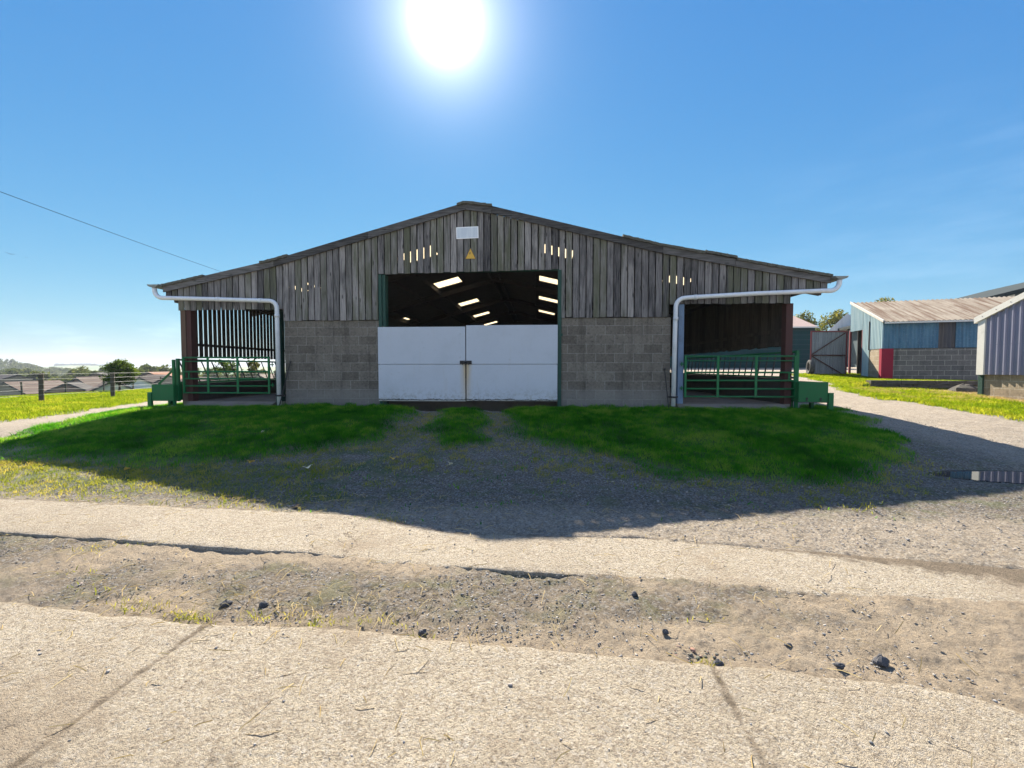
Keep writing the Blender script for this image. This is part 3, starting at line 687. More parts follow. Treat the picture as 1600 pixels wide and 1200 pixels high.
# block walls, front
for x0, x1 in ((-6.36, -3.925), (.575, 3.16)):
    b = MB(); b.box(x0, x1, YF+.012, YF+.23, .30, 2.63 if x0 < 0 else 2.655); b.build('block_wall', M['block'], BARN)
# steel posts at the front
b = MB(); b.box(-9.1, -8.97, YF+.0, YF+.13, .4, 2.94); b.build('post', M['brownpost'], BARN)
b = MB(); b.box(-8.965, -8.84, YF+.02, YF+.2, .4, 2.94); b.build('post', M['rust'], BARN)
b = MB(); b.box(5.80, 5.955, YF+.0, YF+.18, .45, 2.96); b.build('post', M['rust'], BARN)
b = MB(); b.box(-6.60, -6.485, YF-.02, YF+.2, .4, 2.92); b.build('post', M['dkgreen'], BARN)
b = MB(); b.box(3.335, 3.46, YF-.02, YF+.2, .4, 2.955); b.build('post', M['bluesteel'], BARN)
# door frame posts and the doors
b = MB(); b.box(-3.92, -3.845, YF-.03, YF+.02, .4, 3.75); b.box(-3.84, -3.76, YF+.005, YF+.2, .4, 3.75); b.build('door_frame', M['dkgreen'], BARN)
b = MB(); b.box(.485, .57, YF-.03, YF+.2, .4, 3.8); b.box(.47, .60, YF-.045, YF-.031, 2.22, 2.28); b.build('door_frame', M['dkgreen'], BARN)
b = MB(); b.box(-3.92, .57, YF+.021, YF+.17, 3.80, 3.92); b.build('door_header', M['dkgreen'], BARN)
for (x0, x1, z0, z1, hx) in ((-3.925, -1.757, .635, 2.455, -1.76), (-1.735, .478, .65, 2.485, -1.73)):
    b = MB(); zc = 1.54
    b.box(x0, x1, YF-.095, YF-.05, zc+.006, z1); b.box(x0+.004, x1-.003, YF-.093, YF-.05, z0, zc-.006); b.box(x0+.02, x1-.02, YF-.049, YF-.01, z0+.03, z1-.03)
    d = b.build('door', M['door'], BARN, bevel=.003)
    l = MB(); s_ = -1 if hx < -1.75 else 1
    l.box(min(hx, hx+s_*.13), max(hx, hx+s_*.13), YF-.108, YF-.0955, 1.545, 1.63); l.tube([(hx+s_*.11, YF-.12, 1.59), (hx-s_*.05, YF-.12, 1.585)], .012, 8); l.tube([(hx+s_*.05, YF-.12, 1.59), (hx+s_*.06, YF-.13, 1.53)], .01, 6)
    l.box(min(hx+s_*.02, hx+s_*.07), max(hx+s_*.02, hx+s_*.07), YF-.135, YF-.1085, 1.55, 1.60)
    o = l.build('latch', M['black'], d, world=False); o.data.transform(Matrix.Translation(-Vector(BARN.location)))
# side walls: left slats with gaps, right boards closed; rails; low walls
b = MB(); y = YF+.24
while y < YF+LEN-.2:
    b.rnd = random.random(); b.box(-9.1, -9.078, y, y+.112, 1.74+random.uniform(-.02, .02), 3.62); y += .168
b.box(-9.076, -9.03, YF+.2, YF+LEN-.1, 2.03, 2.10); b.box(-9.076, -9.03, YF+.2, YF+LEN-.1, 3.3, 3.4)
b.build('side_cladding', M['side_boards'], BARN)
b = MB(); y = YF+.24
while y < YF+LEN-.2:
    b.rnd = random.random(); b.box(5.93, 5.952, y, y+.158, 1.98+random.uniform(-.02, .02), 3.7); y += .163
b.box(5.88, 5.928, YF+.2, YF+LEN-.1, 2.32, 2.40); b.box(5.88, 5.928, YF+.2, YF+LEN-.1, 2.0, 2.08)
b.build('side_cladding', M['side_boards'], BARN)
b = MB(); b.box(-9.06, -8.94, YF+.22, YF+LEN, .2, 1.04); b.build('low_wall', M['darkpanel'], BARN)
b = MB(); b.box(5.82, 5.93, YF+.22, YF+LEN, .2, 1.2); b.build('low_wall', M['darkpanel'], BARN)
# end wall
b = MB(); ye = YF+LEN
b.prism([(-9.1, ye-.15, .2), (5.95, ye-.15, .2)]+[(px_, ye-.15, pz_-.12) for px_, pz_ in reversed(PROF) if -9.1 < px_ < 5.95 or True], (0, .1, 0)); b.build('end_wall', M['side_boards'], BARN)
# portal frames inside
for yy in (YF+.3, 13.5, 17.7, 22.7, 28.0, 33.9):
    b = MB()
    for (xa, za), (xb, zb) in zip(PROF[:-1], PROF[1:]): b.bar((xa, yy, za-.30), (xb, yy, zb-.30), .12, .18)
    cols = (-9.0, -6.5, 3.4, 5.86) if yy > YF+5 else ()
    for cx in cols: b.box(cx-.07, cx+.07, yy-.1, yy+.1, .3, rz_(cx)-.2)
    b.build('portal_frame', M['frame'], BARN)
# downpipes and gutters
def arc(c, a, b_, r, n=6):
    return [(c[0]+r*math.cos(t), c[1], c[2]+r*math.sin(t)) for t in np.linspace(math.radians(a), math.radians(b_), n)]
yp = YF-.16
def pipe(pts, lo, x):
    b = MB(); b.tube(pts, .051, 14)
    for (p, q) in lo: b.tube([p, q], .058, 14)
    d = b.build('downpipe', M['pvc'], BARN, smooth=True)
    k = MB(); k.tube([(x, yp, .745), (x, yp, .785)], .068, 12); k.box(x-.12, x+.12, yp+.03, yp+.1, .745, .785)
    o = k.build('pipe_bracket', M['black'], d, world=False); o.data.transform(Matrix.Translation(-Vector(BARN.location)))
pts = [(-9.62, yp, 3.47)]+arc((-9.42, yp, 3.41), 180, 262, .20)+[(-8.2, yp, 3.17), (-6.75, yp, 3.115)]+arc((-6.63, yp, 2.92), 88, 0, .19)+[(-6.44, yp, 2.6), (-6.43, yp, .52)]
pipe(pts, [((-6.44, yp, 2.70), (-6.44, yp, 2.78)), ((-8.0, yp, 3.162), (-7.92, yp, 3.16)), ((-6.9, yp, 3.121), (-6.82, yp, 3.118))], -6.432)
pts = [(6.86, yp, 3.46)]+arc((6.66, yp, 3.41), 0, -80, .20)+[(6.5, yp, 3.213), (5.0, yp, 3.165), (3.5, yp, 3.09)]+arc((3.42, yp, 2.88), 92, 180, .2)+[(3.21, yp, 2.5), (3.19, yp, .55)]
pipe(pts, [((3.22, yp, 2.56), (3.22, yp, 2.64)), ((3.62, yp, 3.096), (3.7, yp, 3.1))], 3.19)
for sx_, xa in ((-1, -9.46), (1, 6.72)):
    b = MB(); n = 8; prof = []
    for k in range(n+1):
        a = math.pi*k/n; prof.append((xa+sx_*(.15-.14*math.cos(a)), 3.515-.07*math.sin(a)+(.015 if sx_ > 0 else .02)))
    inner = [(p-sx_*0, q+.014) for p, q in reversed(prof)]
    poly = [(p, YF-.22, q) for p, q in prof+inner]
    b.prism(poly, (0, LEN+.3, 0)); b.prism([(p, YF-.22, q) for p, q in prof], (0, -.012, 0)); b.build('gutter', M['gutter'], BARN)
# floor slab of the barn (setting)
b = MB(); b.box(-9.06, -6.37, YF-.02, YF+LEN, .2, .60); b.box(-6.36, 3.16, YF+1.3, YF+LEN, .2, .598); b.box(3.17, 5.92, YF-.02, YF+LEN, .2, .60); fl = b.build('concrete_floor', M['concrete_floor'], loc=(0, YF, .5)); tag(fl, 'worn concrete floor inside the barn', kind='structure')
b = MB(); b.hexa([(3.3, YF-.35, .4), (5.75, YF-.35, .4), (5.75, YF-.021, .4), (3.3, YF-.021, .4)], [(3.3, YF-.35, .50), (5.75, YF-.3, .50), (5.75, YF-.021, .6), (3.3, YF-.021, .6)])
b.hexa([(-8.9, YF-.35, .3), (-6.6, YF-.35, .3), (-6.6, YF-.021, .3), (-8.9, YF-.021, .3)], [(-8.9, YF-.3, .46), (-6.6, YF-.35, .49), (-6.6, YF-.021, .6), (-8.9, YF-.021, .6)])
tag(b.build('threshold_ramp', M['concrete_floor'], loc=(0, YF, .4)), 'sloping concrete thresholds of the two side bays', kind='structure')

# signs on the gable
b = MB(); a = math.radians(2.5); b.box(-.272, .272, -.008, 0, -.142, .142)
o = b.build('blank_sign', M['signwhite'], loc=(-1.705, YF-.032, 4.72), world=False, bevel=.004); o.rotation_euler = (0, -math.radians(1.5), 0)
tag(o, 'blank white rectangular sign board high on the barn gable', 'sign')
wsn = thing('warning_sign', 'small yellow triangular warning sign below the blank sign board', 'sign', (-1.63, YF-.032, 4.22))
b = MB(); b.prism([(-.135, 0, -.13), (.135, 0, -.13), (0, 0, .14)], (0, -.006, 0)); b.build('sign_border', M['signborder'], wsn, world=False)
b = MB(); b.prism([(-.115, -.0065, -.122), (.115, -.0065, -.122), (0, -.0065, .115)], (0, -.004, 0)); b.build('sign_face', M['signyellow'], wsn, world=False)
b = MB(); b.prism([(-.028, -.011, .0), (-.010, -.011, -.035), (.004, -.011, .02), (-.012, -.011, .045)], (0, -.003, 0)); b.build('sign_mark', M['signborder'], wsn, world=False)

# ------------------------------------------------------------------ gates, barriers, troughs, rods
def gate(x0, x1, zt, zb, label, latch_left, y):
    t = thing('metal_gate', label, 'gate', (x0, y, zb))
    r = .024; m = M['greengate']
    for x_ in (x0+r, x1-r): b = MB(); b.box(x_-.022, x_+.022, y-.02, y+.02, zb, zt); b.build('upright', m, t)
    hts = [0, .195, .40, .60, .89, 1.0]
    for k, q in enumerate(hts):
        z_ = zb+.02+(zt-zb-.04)*q; w = .013 if k == 4 else .02
        b = MB(); b.tube([(x0+.045, y, z_), (x1-.045, y, z_)], w, 8); b.build('rail', m, t, smooth=True)
    for q in (.30, .64):
        x_ = x0+(x1-x0)*q; b = MB(); b.box(x_-.028, x_+.028, y-.034, y-.021, zb+.005, zt-.005); b.build('brace', m, t)
    b = MB(); lx = x0+.16 if latch_left else x1-.16
    b.box(lx-.012, lx+.012, y-.018, y+.018, zb+(zt-zb)*.43, zb+(zt-zb)*.58); b.build('latch', m, t)
    b = MB(); hx = x1 if latch_left else x0; s_ = 1 if latch_left else -1
    for z_ in (zb+.22, zt-.2): b = MB(); b.tube([(hx-s_*.02, y+.005, z_), (hx+s_*.1, y+.005, z_)], .013, 6); b.tube([(hx+s_*.06, y+.005, z_-.05), (hx+s_*.06, y+.005, z_+.05)], .012, 6); b.build('hinge', m, t)
    return t
gate(-9.02, -6.72, 1.735, .80, 'green tubular steel gate closing the bay with the slatted side wall', True, YF-.06)
gate(3.47, 6.02, 1.745, .755, 'green tubular steel gate closing the bay beside the blue-grey post', False, YF-.06)
def barrier(x, y0, y1, zt, zb, pitch, lean, label):
    t = thing('feed_barrier', label, 'feed barrier', (x, y0, zb)); m = M['greengate']
    for z_ in (zt, zb):
        b = MB(); b.tube([(x, y0, z_), (x, y1, z_)], .024, 8); b.build('rail', m, t, smooth=True)
    n = int((y1-y0)/pitch)
    proto = None
    for k in range(n):
        y = y0+.3+k*pitch
        if proto is None:
            b = MB(); b.tube([(x, y, zb+.02), (x, y+lean, zt-.02)], .017, 6); proto = b.build('bar', M['frame'], t, smooth=True); base_y = y
        else:
            c = proto.copy(); COL.objects.link(c); c.parent = t; c.location = (0, y-base_y, 0)
    b = MB(); b.box(x-.03 if x > 0 else x-.03, x+.03, y0-.06, y0, .5 if x > 0 else .6, zt+.03); b.build('end_post', m, t)
    return t
barrier(6.04, YF-.02, YF+LEN-1, 1.83, 1.22, .36, -.17, 'diagonal bar feed barrier along the right hand side wall')
barrier(-9.16, YF-.02, YF+LEN-1, 1.66, 1.07, .36, -.3, 'diagonal bar feed barrier under the slatted side wall')
def trough(x0, x1, z0, z1, yf, label, outx):
    t = thing('feed_trough', label, 'trough', ((x0+x1)/2, yf, z0)); m = M['green']
    b = MB(); b.box(x0, x1, yf-.006, yf+.006, z0, z1)
    b.build('end_panel', m, t, bevel=.003)
    b = MB(); b.hexa([(x0+.05, yf+.007, z0), (x1-.05, yf+.007, z0), (x1-.05, yf+21, z0), (x0+.05, yf+21, z0)], [(x0+.05, yf+.007, z0+.03), (x1-.05, yf+.007, z0+.03), (x1-.05, yf+21, z0+.03), (x0+.05, yf+21, z0+.03)]); b.build('bottom', m, t)
    for xx in (x0+.012, x1-.012):
        b = MB(); b.box(xx-.012, xx+.012, yf+.007, yf+21, z0+.031, z1-.01); b.build('side_panel', m, t)
    b = MB()
    for q in range(8):
        yy = yf+.4+q*2.9; b.box(x0+.05, x0+.12, yy, yy+.08, .2, z0); b.box(x1-.12, x1-.05, yy, yy+.08, .2, z0)
    b.build('legs', m, t)
    b = MB(); ox0, ox1 = (x1+.0, x1+.11) if outx > 0 else (x0-.1, x0)
    b.box(ox0+.002, ox1, yf-.03, yf+.03, .35, z0+.22); b.build('end_stake', m, t)
    if outx > 0:
        b = MB()
        for q in (.28, .75): b.tube([(x0+(x1-x0)*q, yf-.02, z0+.09), (x0+(x1-x0)*q, yf-.007, z0+.09)], .025, 8); b.box(x0+(x1-x0)*q-.012, x0+(x1-x0)*q+.012, yf-.016, yf-.007, z0+.03, z0+.09)
        b.box(x0, x1, yf-.018, yf-.007, z0-.005, z0+.012); b.build('bolt', M['black'], t)
    return t
trough(5.99, 6.64, .66, 1.13, YF-.22, 'green steel feed trough beside the rust coloured corner post', 1)
trough(-9.72, -9.14, .62, 1.03, YF-.22, 'green steel feed trough outside the slatted side wall', -1)
b = MB(); b.bar((-9.12, YF-.18, 1.45), (-9.55, YF-.2, 1.04), .035); b.box(-9.19, -9.13, YF-.2, YF-.15, .5, 1.66)
tag(b.build('trough_stay', M['green'], loc=(-9.2, YF-.2, .5)), 'green post with slanting stay at the end of the left trough', 'steel stay')
# iron rods leaning on the block walls
b = MB(); b.tube([(-6.36, YF-.28, .49), (-6.20, YF-.03, 1.60)], .012, 6); b.tube([(-6.22, YF-.03, 1.60), (-6.18, YF-.03, 1.605)], .02, 6)
tag(b.build('iron_rod', M['black'], loc=(-6.3, YF-.2, .5)), 'thin black iron rod leaning on the block wall by the left downpipe', 'rod')
b = MB(); b.tube([(3.075, YF-.2, .5), (3.02, YF-.03, 1.42)], .011, 6); b.tube([(3.0, YF-.03, 1.42), (3.04, YF-.03, 1.425)], .02, 6)
tag(b.build('iron_rod', M['black'], loc=(3.05, YF-.2, .5)), 'thin rusty iron rod leaning on the block wall by the right downpipe', 'rod')

# ------------------------------------------------------------------ sheds on the right
def gz(x, y): return float(H(np.array([float(x)]), np.array([float(y)]))[0])
def loc_pt(o, p): return o.matrix_basis @ Vector(p)
# blue shed: local x along the front, y along the gable (back)
phi = math.radians(-14)
BS = thing('blue_shed', 'blue corrugated shed with tan sheet roof above a blockwork base', 'shed', (15.45, 20.0, .9), phi)
W_, D_, EZ, RZ = 8.5, 3.1, 2.62, 3.86            # eave and ridge heights above base
b = MB(); b.box(.42, W_, 0, .2, 0, 1.41); b.build('block_wall', M['block_dark'], BS, world=False)
b = MB(); b.box(0.0, .2, .02, 1.16, 0, 1.41); b.build('block_wall', M['block_tan'], BS, world=False)
b = MB(); b.box(-.02, .415, -.02, .19, -.1, 1.42); b.build('corner_pillar', M['red'], BS, world=False)
b = MB(); b.corr((.02, -.012, 0), (1, 0, 0), 1.96, (0, 0, 1), lambda t: (1.425, EZ), .13, .022, (0, -1, 0)); b.corr((2.57, -.012, 0), (1, 0, 0), W_-2.57, (0, 0, 1), lambda t: (1.43, EZ), .13, .022, (0, -1, 0)); b.build('front_cladding', M['bluetin'], BS, world=False)
b = MB(); b.corr((1.99, -.004, 0), (1, 0, 0), .57, (0, 0, 1), lambda t: (1.43, EZ), .13, .022, (0, -1, 0)); b.build('front_cladding', M['rusttin'], BS, world=False)['label'] = 'dark rusty patch sheet'
sl_ = (RZ-EZ)/D_
b = MB(); b.corr((-.004, 0.02, 0), (0, 1, 0), 1.1, (0, 0, 1), lambda t: (1.425, EZ+sl_*t), .13, .02, (-1, 0, 0)); b.corr((-.004, 1.12, 0), (0, 1, 0), .7, (0, 0, 1), lambda t: (.05, EZ+sl_*(t+1.1)), .13, .02, (-1, 0, 0)); b.corr((-.004, 1.82, 0), (0, 1, 0), D_-1.82, (0, 0, 1), lambda t: (2.42, EZ+sl_*(t+1.82)), .13, .02, (-1, 0, 0)); b.build('gable_cladding', M['paletin'], BS, world=False)
b = MB(); b.box(-.05, -.028, 1.1, 1.13, 1.4, 2.75); b.build('cladding_batten', M['black'], BS, world=False)
b = MB(); b.hexa([(-.07, -.16, EZ-.045), (-.03, -.16, EZ-.045), (-.03, D_, RZ-.0), (-.07, D_, RZ-.0)], [(-.07, -.16, EZ+.07), (-.03, -.16, EZ+.07), (-.03, D_, RZ+.12), (-.07, D_, RZ+.12)]); b.build('bargeboard', M['trim'], BS, world=False)
# roof sheets: corrugations run up the slope
b = MB(); L = math.hypot(D_+.2, RZ-EZ+.08); upv = Vector((0, D_+.2, (D_+.2)*sl_)).normalized(); nv = Vector((0, -upv.z, upv.y))
b.corr((-.09, -.2, EZ-.05), (1, 0, 0), W_+.1, upv, lambda t: (0, L), .18, .06, nv, back=.02)
b.build('roof', M['tanroof'], BS, world=False)
b = MB(); b.box(-.02, W_, -.2, -.17, EZ-.10, EZ-.02); b.build('gutter', M['trim'], BS, world=False)
b = MB(); b.box(-.02, .06, 1.80, 1.86, 0, 2.42); b.box(-.02, .06, D_+.02, D_+.12, 0, 2.5); b.build('door_frame', M['oxide'], BS, world=False)
b = MB(); b.box(.5, .55, 1.9, D_-.05, 0, 2.6); b.box(.3, W_, D_-.04, D_, 0, RZ-.05); b.box(W_-.05, W_, .2, D_-.05, 0, EZ); b.build('rear_wall', M['darkpanel'], BS, world=False)
b = MB(); b.box(-.035, .015, -.04, .012, 1.43, EZ-.05); b.build('corner_trim', M['paletin'], BS, world=False)
# open door leaf with rusty frame, hinged to the far doorpost, swung out across the view
dl = thing('corrugated_door', 'open corrugated iron door with rusty red angle frame and Z brace', 'door', (15.98, 23.0, .95), math.radians(4))
dw, dh = -1.86, 2.42
b = MB(); b.corr((dw, 0, 0), (1, 0, 0), -dw, (0, 0, 1), lambda t: (.02, dh-.02), .11, .02, (0, -1, 0)); b.build('sheet', M['greytin'], dl, world=False)
b = MB()
for x_ in (dw, 0): b.box(x_-.03, x_+.03, -.055, -.025, 0, dh)
for z_ in (.03, dh-.03): b.box(dw+.032, -.032, -.055, -.025, z_-.03, z_+.03)
b.build('frame', M['oxide'], dl, world=False)
b = MB(); b.bar((dw+.04, -.062, 1.2), (-.04, -.062, dh-.06), .012, .055); b.bar((dw+.04, -.062, 1.12), (-.04, -.062, .08), .012, .055); b.box(dw+.04, -.04, -.054, -.026, 1.13, 1.19); b.build('brace', M['rust'], dl, world=False)
# old tyre upright beside the door leaf
tb = MB(); seg, rin = 28, []
for a_ in range(seg):
    A = 2*math.pi*a_/seg
    for (rr, wv_) in ((.20, -.08), (.30, -.115), (.385, -.10), (.40, -.05), (.40, .05), (.385, .10), (.30, .115), (.20, .08)):
        tb.v.append((wv_, rr*math.cos(A), .40+rr*math.sin(A)))
for a_ in range(seg):
    for k in range(8):
        n_ = (a_+1) % seg; tb.f.append([a_*8+k, a_*8+(k+1) % 8, n_*8+(k+1) % 8, n_*8+k]); tb.r.append(.5)
o = tb.build('tyre', M['tyre'], loc=(14.15, 22.9, gz(14.1, 22.9)-.01), world=False, smooth=True); o.rotation_euler = (0, math.radians(3), math.radians(-17)); tag(o, 'old grey tyre standing against the open corrugated door', 'tyre')
# grey ribbed shed at the right edge: local x along its visible face towards the camera, y to the right
GA = math.radians(-92.2)
GS = thing('ribbed_shed', 'blue grey box profile shed with pale trim on tan blocks at right edge', 'shed', (13.72, 14.0, .4), GA)
b = MB(); b.box(.08, 6, .07, .25, -.1, .86); b.build('block_wall', M['block_tan'], GS, world=False)
b = MB(); b.box(-.06, .075, 0.02, .18, -.1, .86); b.build('corner_post', M['dkgreen'], GS, world=False)
sg = .40
b = MB(); b.corr((.16, 0, 0), (1, 0, 0), 5.8, (0, 0, 1), lambda t: (.85, 2.58+sg*(min(t+.16, 3.0))-sg*max(0, t+.16-3.0)), .2, .042, (0, -1, 0), True); b.build('cladding', M['boxtin'], GS, world=False)
b = MB(); b.box(-.06, .158, -.045, .12, .84, 2.57); b.build('corner_trim', M['trim'], GS, world=False)
b = MB(); b.hexa([(-.16, -.075, 2.44), (3.0, -.075, 2.44+sg*3.16), (3.0, .02, 2.44+sg*3.16), (-.16, .02, 2.44)], [(-.16, -.075, 2.62), (3.0, -.075, 2.62+sg*3.16), (3.0, .02, 2.62+sg*3.16), (-.16, .02, 2.62)])
b.hexa([(3.001, -.075, 2.44+sg*3.16), (6.16, -.075, 2.44), (6.16, .02, 2.44), (3.001, .02, 2.44+sg*3.16)], [(3.001, -.075, 2.62+sg*3.16), (6.16, -.075, 2.62), (6.16, .02, 2.62), (3.001, .02, 2.62+sg*3.16)]); b.build('verge_trim', M['trim'], GS, world=False)
b = MB(); zt = 2.6
b.hexa([(-.16, .021, zt-.04), (3, .021, zt-.04+sg*3.16), (3, 8, zt-.04+sg*3.16), (-.16, 8, zt-.04)], [(-.16, .021, zt), (3, .021, zt+sg*3.16), (3, 8, zt+sg*3.16), (-.16, 8, zt)])
b.hexa([(3.001, .021, zt-.04+sg*3.16), (6.16, .021, zt-.04), (6.16, 8, zt-.04), (3.001, 8, zt-.04+sg*3.16)], [(3.001, .021, zt+sg*3.16), (6.16, .021, zt), (6.16, 8, zt), (3.001, 8, zt+sg*3.16)]); b.build('roof', M['roofcem'], GS, world=False)
b = MB(); b.box(0, .1, .26, 7.9, -.1, 2.5); b.box(5.9, 6, .26, 7.9, -.1, 2.5); b.box(.11, 5.89, 7.8, 7.9, -.1, 2.5); b.build('rear_wall', M['boxtin'], GS, world=False)
b = MB()
for k in range(14):
    for z_ in (.95, 1.75): b.tube([(.16+.2*k+.168, -.043, z_), (.16+.2*k+.168, -.036, z_)], .008, 6)
for k in range(8): b.tube([(.1+.4*k, -.081, 2.53+sg*(.26+.4*k)), (.1+.4*k, -.075, 2.53+sg*(.26+.4*k))], .012, 6)
b.build('fixing_screws', M['rust'], GS, world=False)
# large dark shed behind the blue shed
def px_dir(px, py):
    f = 660; p = math.atan(25/660); yw = math.radians(3.47)
    F = Vector((-math.sin(yw)*math.cos(p), math.cos(yw)*math.cos(p), -math.sin(p))); R = Vector((math.cos(yw), math.sin(yw), 0)); U = R.cross(F)
    return F+R*((px-800)/f)+U*((600-py)/f)
def at_depth(px, py, d): return Vector((0, 0, CAMZ))+px_dir(px, py)*d
LS = thing('large_shed', 'large dark slate clad shed with low pitched roof behind the blue shed', 'shed', (27.0, 25.5, 1.0), math.radians(-14))
b = MB(); b.prism([(-2.0, 0, 0), (18, 0, 0), (18, 0, 4.0), (9.0, 0, 7.05), (-2.0, 0, 4.1)], (0, .2, 0)); b.build('gable_wall', M['slatetin'], LS, world=False)
b = MB(); b.prism([(-2.6, -.5, 3.98), (9.0, -.5, 7.1), (9.0, -.5, 7.35), (-2.6, -.5, 4.2)], (0, 18, 0)); b.prism([(9.001, -.5, 7.1), (18.6, -.5, 3.85), (18.6, -.5, 4.1), (9.001, -.5, 7.35)], (0, 18, 0)); b.build('roof', M['largeroof'], LS, world=False)
for x_ in (-2, 17.8): b = MB(); b.box(x_, x_+.2, .2, 17, 0, 4.0); b.build('side_wall', M['slatetin'], LS, world=False)
b = MB()
for k in range(24): b.box(-.6+k*.5, -.6+k*.5+.33+.1*random.random(), -.06, -.005, 4.32+.05*random.random(), 4.50); 
b.build('vent_strip', M['whiteroof'], LS, world=False)
b = MB(); b.box(-2.9, -2.3, -.6, .1, 4.0, 4.35); b.box(-.75, -.45, -.3, -.01, 4.1, 4.7); b.build('gutter_outlet', M['trim'], LS, world=False)
# teal shed behind
TS = thing('teal_shed', 'teal green horizontally clad shed with pinkish roof behind the barn corner', 'shed', (21.3, 34.0, 1.4))
b = MB(); b.box(-14, 0, 0, 8, -.5, 3.22)
b.build('wall', M['tealtin'], TS, world=False)
b = MB()
for k in range(9): b.box(-14, .01, -.02, -.001, .0+k*.37, .022+k*.37)
b.build('cladding_lap', M['slatetin'], TS, world=False)
b = MB(); b.prism([(.15, -.2, 3.2), (.15, 3.9, 4.75), (.15, 8.2, 3.2)], (-14.3, 0, 0)); b.build('roof', M['pinkroof'], TS, world=False)
b = MB(); b.box(-14, .12, -.28, -.2, 3.12, 3.22); b.build('gutter', M['trim'], TS, world=False)
# little white gable behind
wl = at_depth(1322, 575, 40)
WS = thing('white_outbuilding', 'small white gabled outbuilding glimpsed behind the open corrugated door', 'outbuilding', (wl.x, wl.y, 1.3), math.radians(-38))
b = MB(); b.box(-1.6, 1.6, 0, 5, 0, 3.2); b.build('wall', M['render_white'], WS, world=False)
b = MB(); b.prism([(-1.9, -.2, 3.21), (1.9, -.2, 3.21), (0, -.2, 5.3)], (0, 5.4, 0)); b.build('roof', M['whiteroof'], WS, world=False)
# stone faced step and boulder in front of the blue shed
def rock(name, loc, r, m, seed, flat=.7, sub=2):
    R = np.random.default_rng(seed); b = MB(); n = 12; mN = 8; vs = []; fs = []
    ph = R.random(6)*6
    for i in range(mN+1):
        th = math.pi*i/mN
        for k in range(n):
            a = 2*math.pi*k/n
            q = 1+.18*math.sin(2*a+ph[0]+th)+.12*math.sin(3*a+ph[1]-2*th)+.12*math.sin(3*th+ph[2])+.1*R.uniform(-1, 1)
            vs.append((r*q*math.sin(th)*math.cos(a), r*q*math.sin(th)*math.sin(a)*.8, r*flat*q*math.cos(th)))
    for i in range(mN):
        for k in range(n): fs.append((i*n+k, (i+1)*n+k, (i+1)*n+(k+1) % n, i*n+(k+1) % n))
    b.add(vs, fs); return b.build(name, m, loc=loc, world=False)
st = MB(); R_ = random.Random(3)
for row in range(3):
    x = 0
    while x < 2.9:
        w = R_.uniform(.2, .55); st.rnd = R_.random()
        j = [R_.uniform(-.03, .03) for _ in range(8)]
        st.hexa([(x+.01, j[0], row*.13-.05), (x+w, j[1], row*.13-.05), (x+w, .4, row*.13-.05), (x+.01, .4, row*.13-.05)], [(x+.01, j[2]+.02, row*.13+.07), (x+w, j[3]+.02, row*.13+.075), (x+w, .4, row*.13+.07), (x+.01, .4, row*.13+.07)])
        x += w
sw = st.build('stone_retaining_wall', M['wallstone'], loc=(12.25, 16.32, gz(12.6, 16.0)-.03), world=False); sw.rotation_euler = (0, 0, math.radians(-14.5))
tag(sw, 'low dark stone retaining edge in front of the blue shed', 'retaining wall')
tag(rock('boulder', (14.25, 15.0, gz(14.25, 15.0)+.06), .42, M['wallstone'], 5, .5), 'broken concrete boulder beside the ribbed shed corner post', 'boulder')

# ------------------------------------------------------------------ vegetation builders
def leaf_cloud(centers, radii, per, size, R, flat=.8):
    n = len(centers)*per; c = np.repeat(centers, per, 0); r = np.repeat(radii, per)
    d = R.normal(size=(n, 3)); d /= np.linalg.norm(d, axis=1)[:, None]
    p = c+d*(r*R.random(n)**.45)[:, None]*np.array([1, 1, flat])
    u = R.normal(size=(n, 3)); u /= np.linalg.norm(u, axis=1)[:, None]
    w = np.cross(u, R.normal(size=(n, 3))); w /= np.linalg.norm(w, axis=1)[:, None]
    s = size*R.uniform(.6, 1.3, n)[:, None]
    V = np.stack([p-u*s, p-w*s*.55, p+u*s, p+w*s*.55], 1).reshape(-1, 3)
    F = np.arange(4*n).reshape(n, 4)
    return V, F, np.clip(np.repeat(R.random(len(centers)), per)*.6+R.random(n)*.4, 0, 1)
def tree(name, label, cat, loc, h, w, m, seed, clumps=40, per=60, leaf=.1, trunk=.35, group=None, conical=False):
    R = np.random.default_rng(seed); t = thing(name, label, cat, loc, 0, group)
    c = []; rr = []
    for k in range(clumps):
        a = R.random()*6.28; q = R.random()**.5; zf = R.random()
        if conical: rad_ = w/2*(1-zf)*.85+.05; zc = h*(.15+.83*zf); cr = w*.16*(1.1-zf)
        else:
            rad_ = w/2*.82*math.sin(math.pi*min(1, .2+.75*zf))**.7; zc = h*(trunk+(1-trunk)*(zf*.92)); cr = w*R.uniform(.09, .19)
        c.append((math.cos(a)*q*rad_, math.sin(a)*q*rad_, zc)); rr.append(cr)
    V, F, rn = leaf_cloud(np.array(c), np.array(rr), per, leaf, R)
    b = MB(); b.tube([(0, 0, -.3), (.02*h, 0, h*.3), (0, .01*h, h*.62)], [h*.035, h*.026, h*.01], 7)
    for k in range(min(14, clumps)):
        q = c[k]; b.tube([(.01*h, 0, min(q[2]*.6, h*.5)), (q[0]*.5, q[1]*.5, q[2]*.82), q], [h*.014, h*.009, h*.003], 5)
    b.build('trunk', M['bark'], t, world=False, smooth=True)
    npmesh('crown', V, F, m, rn, t)
    return t
CAMV = Vector((0, 0, CAMZ))
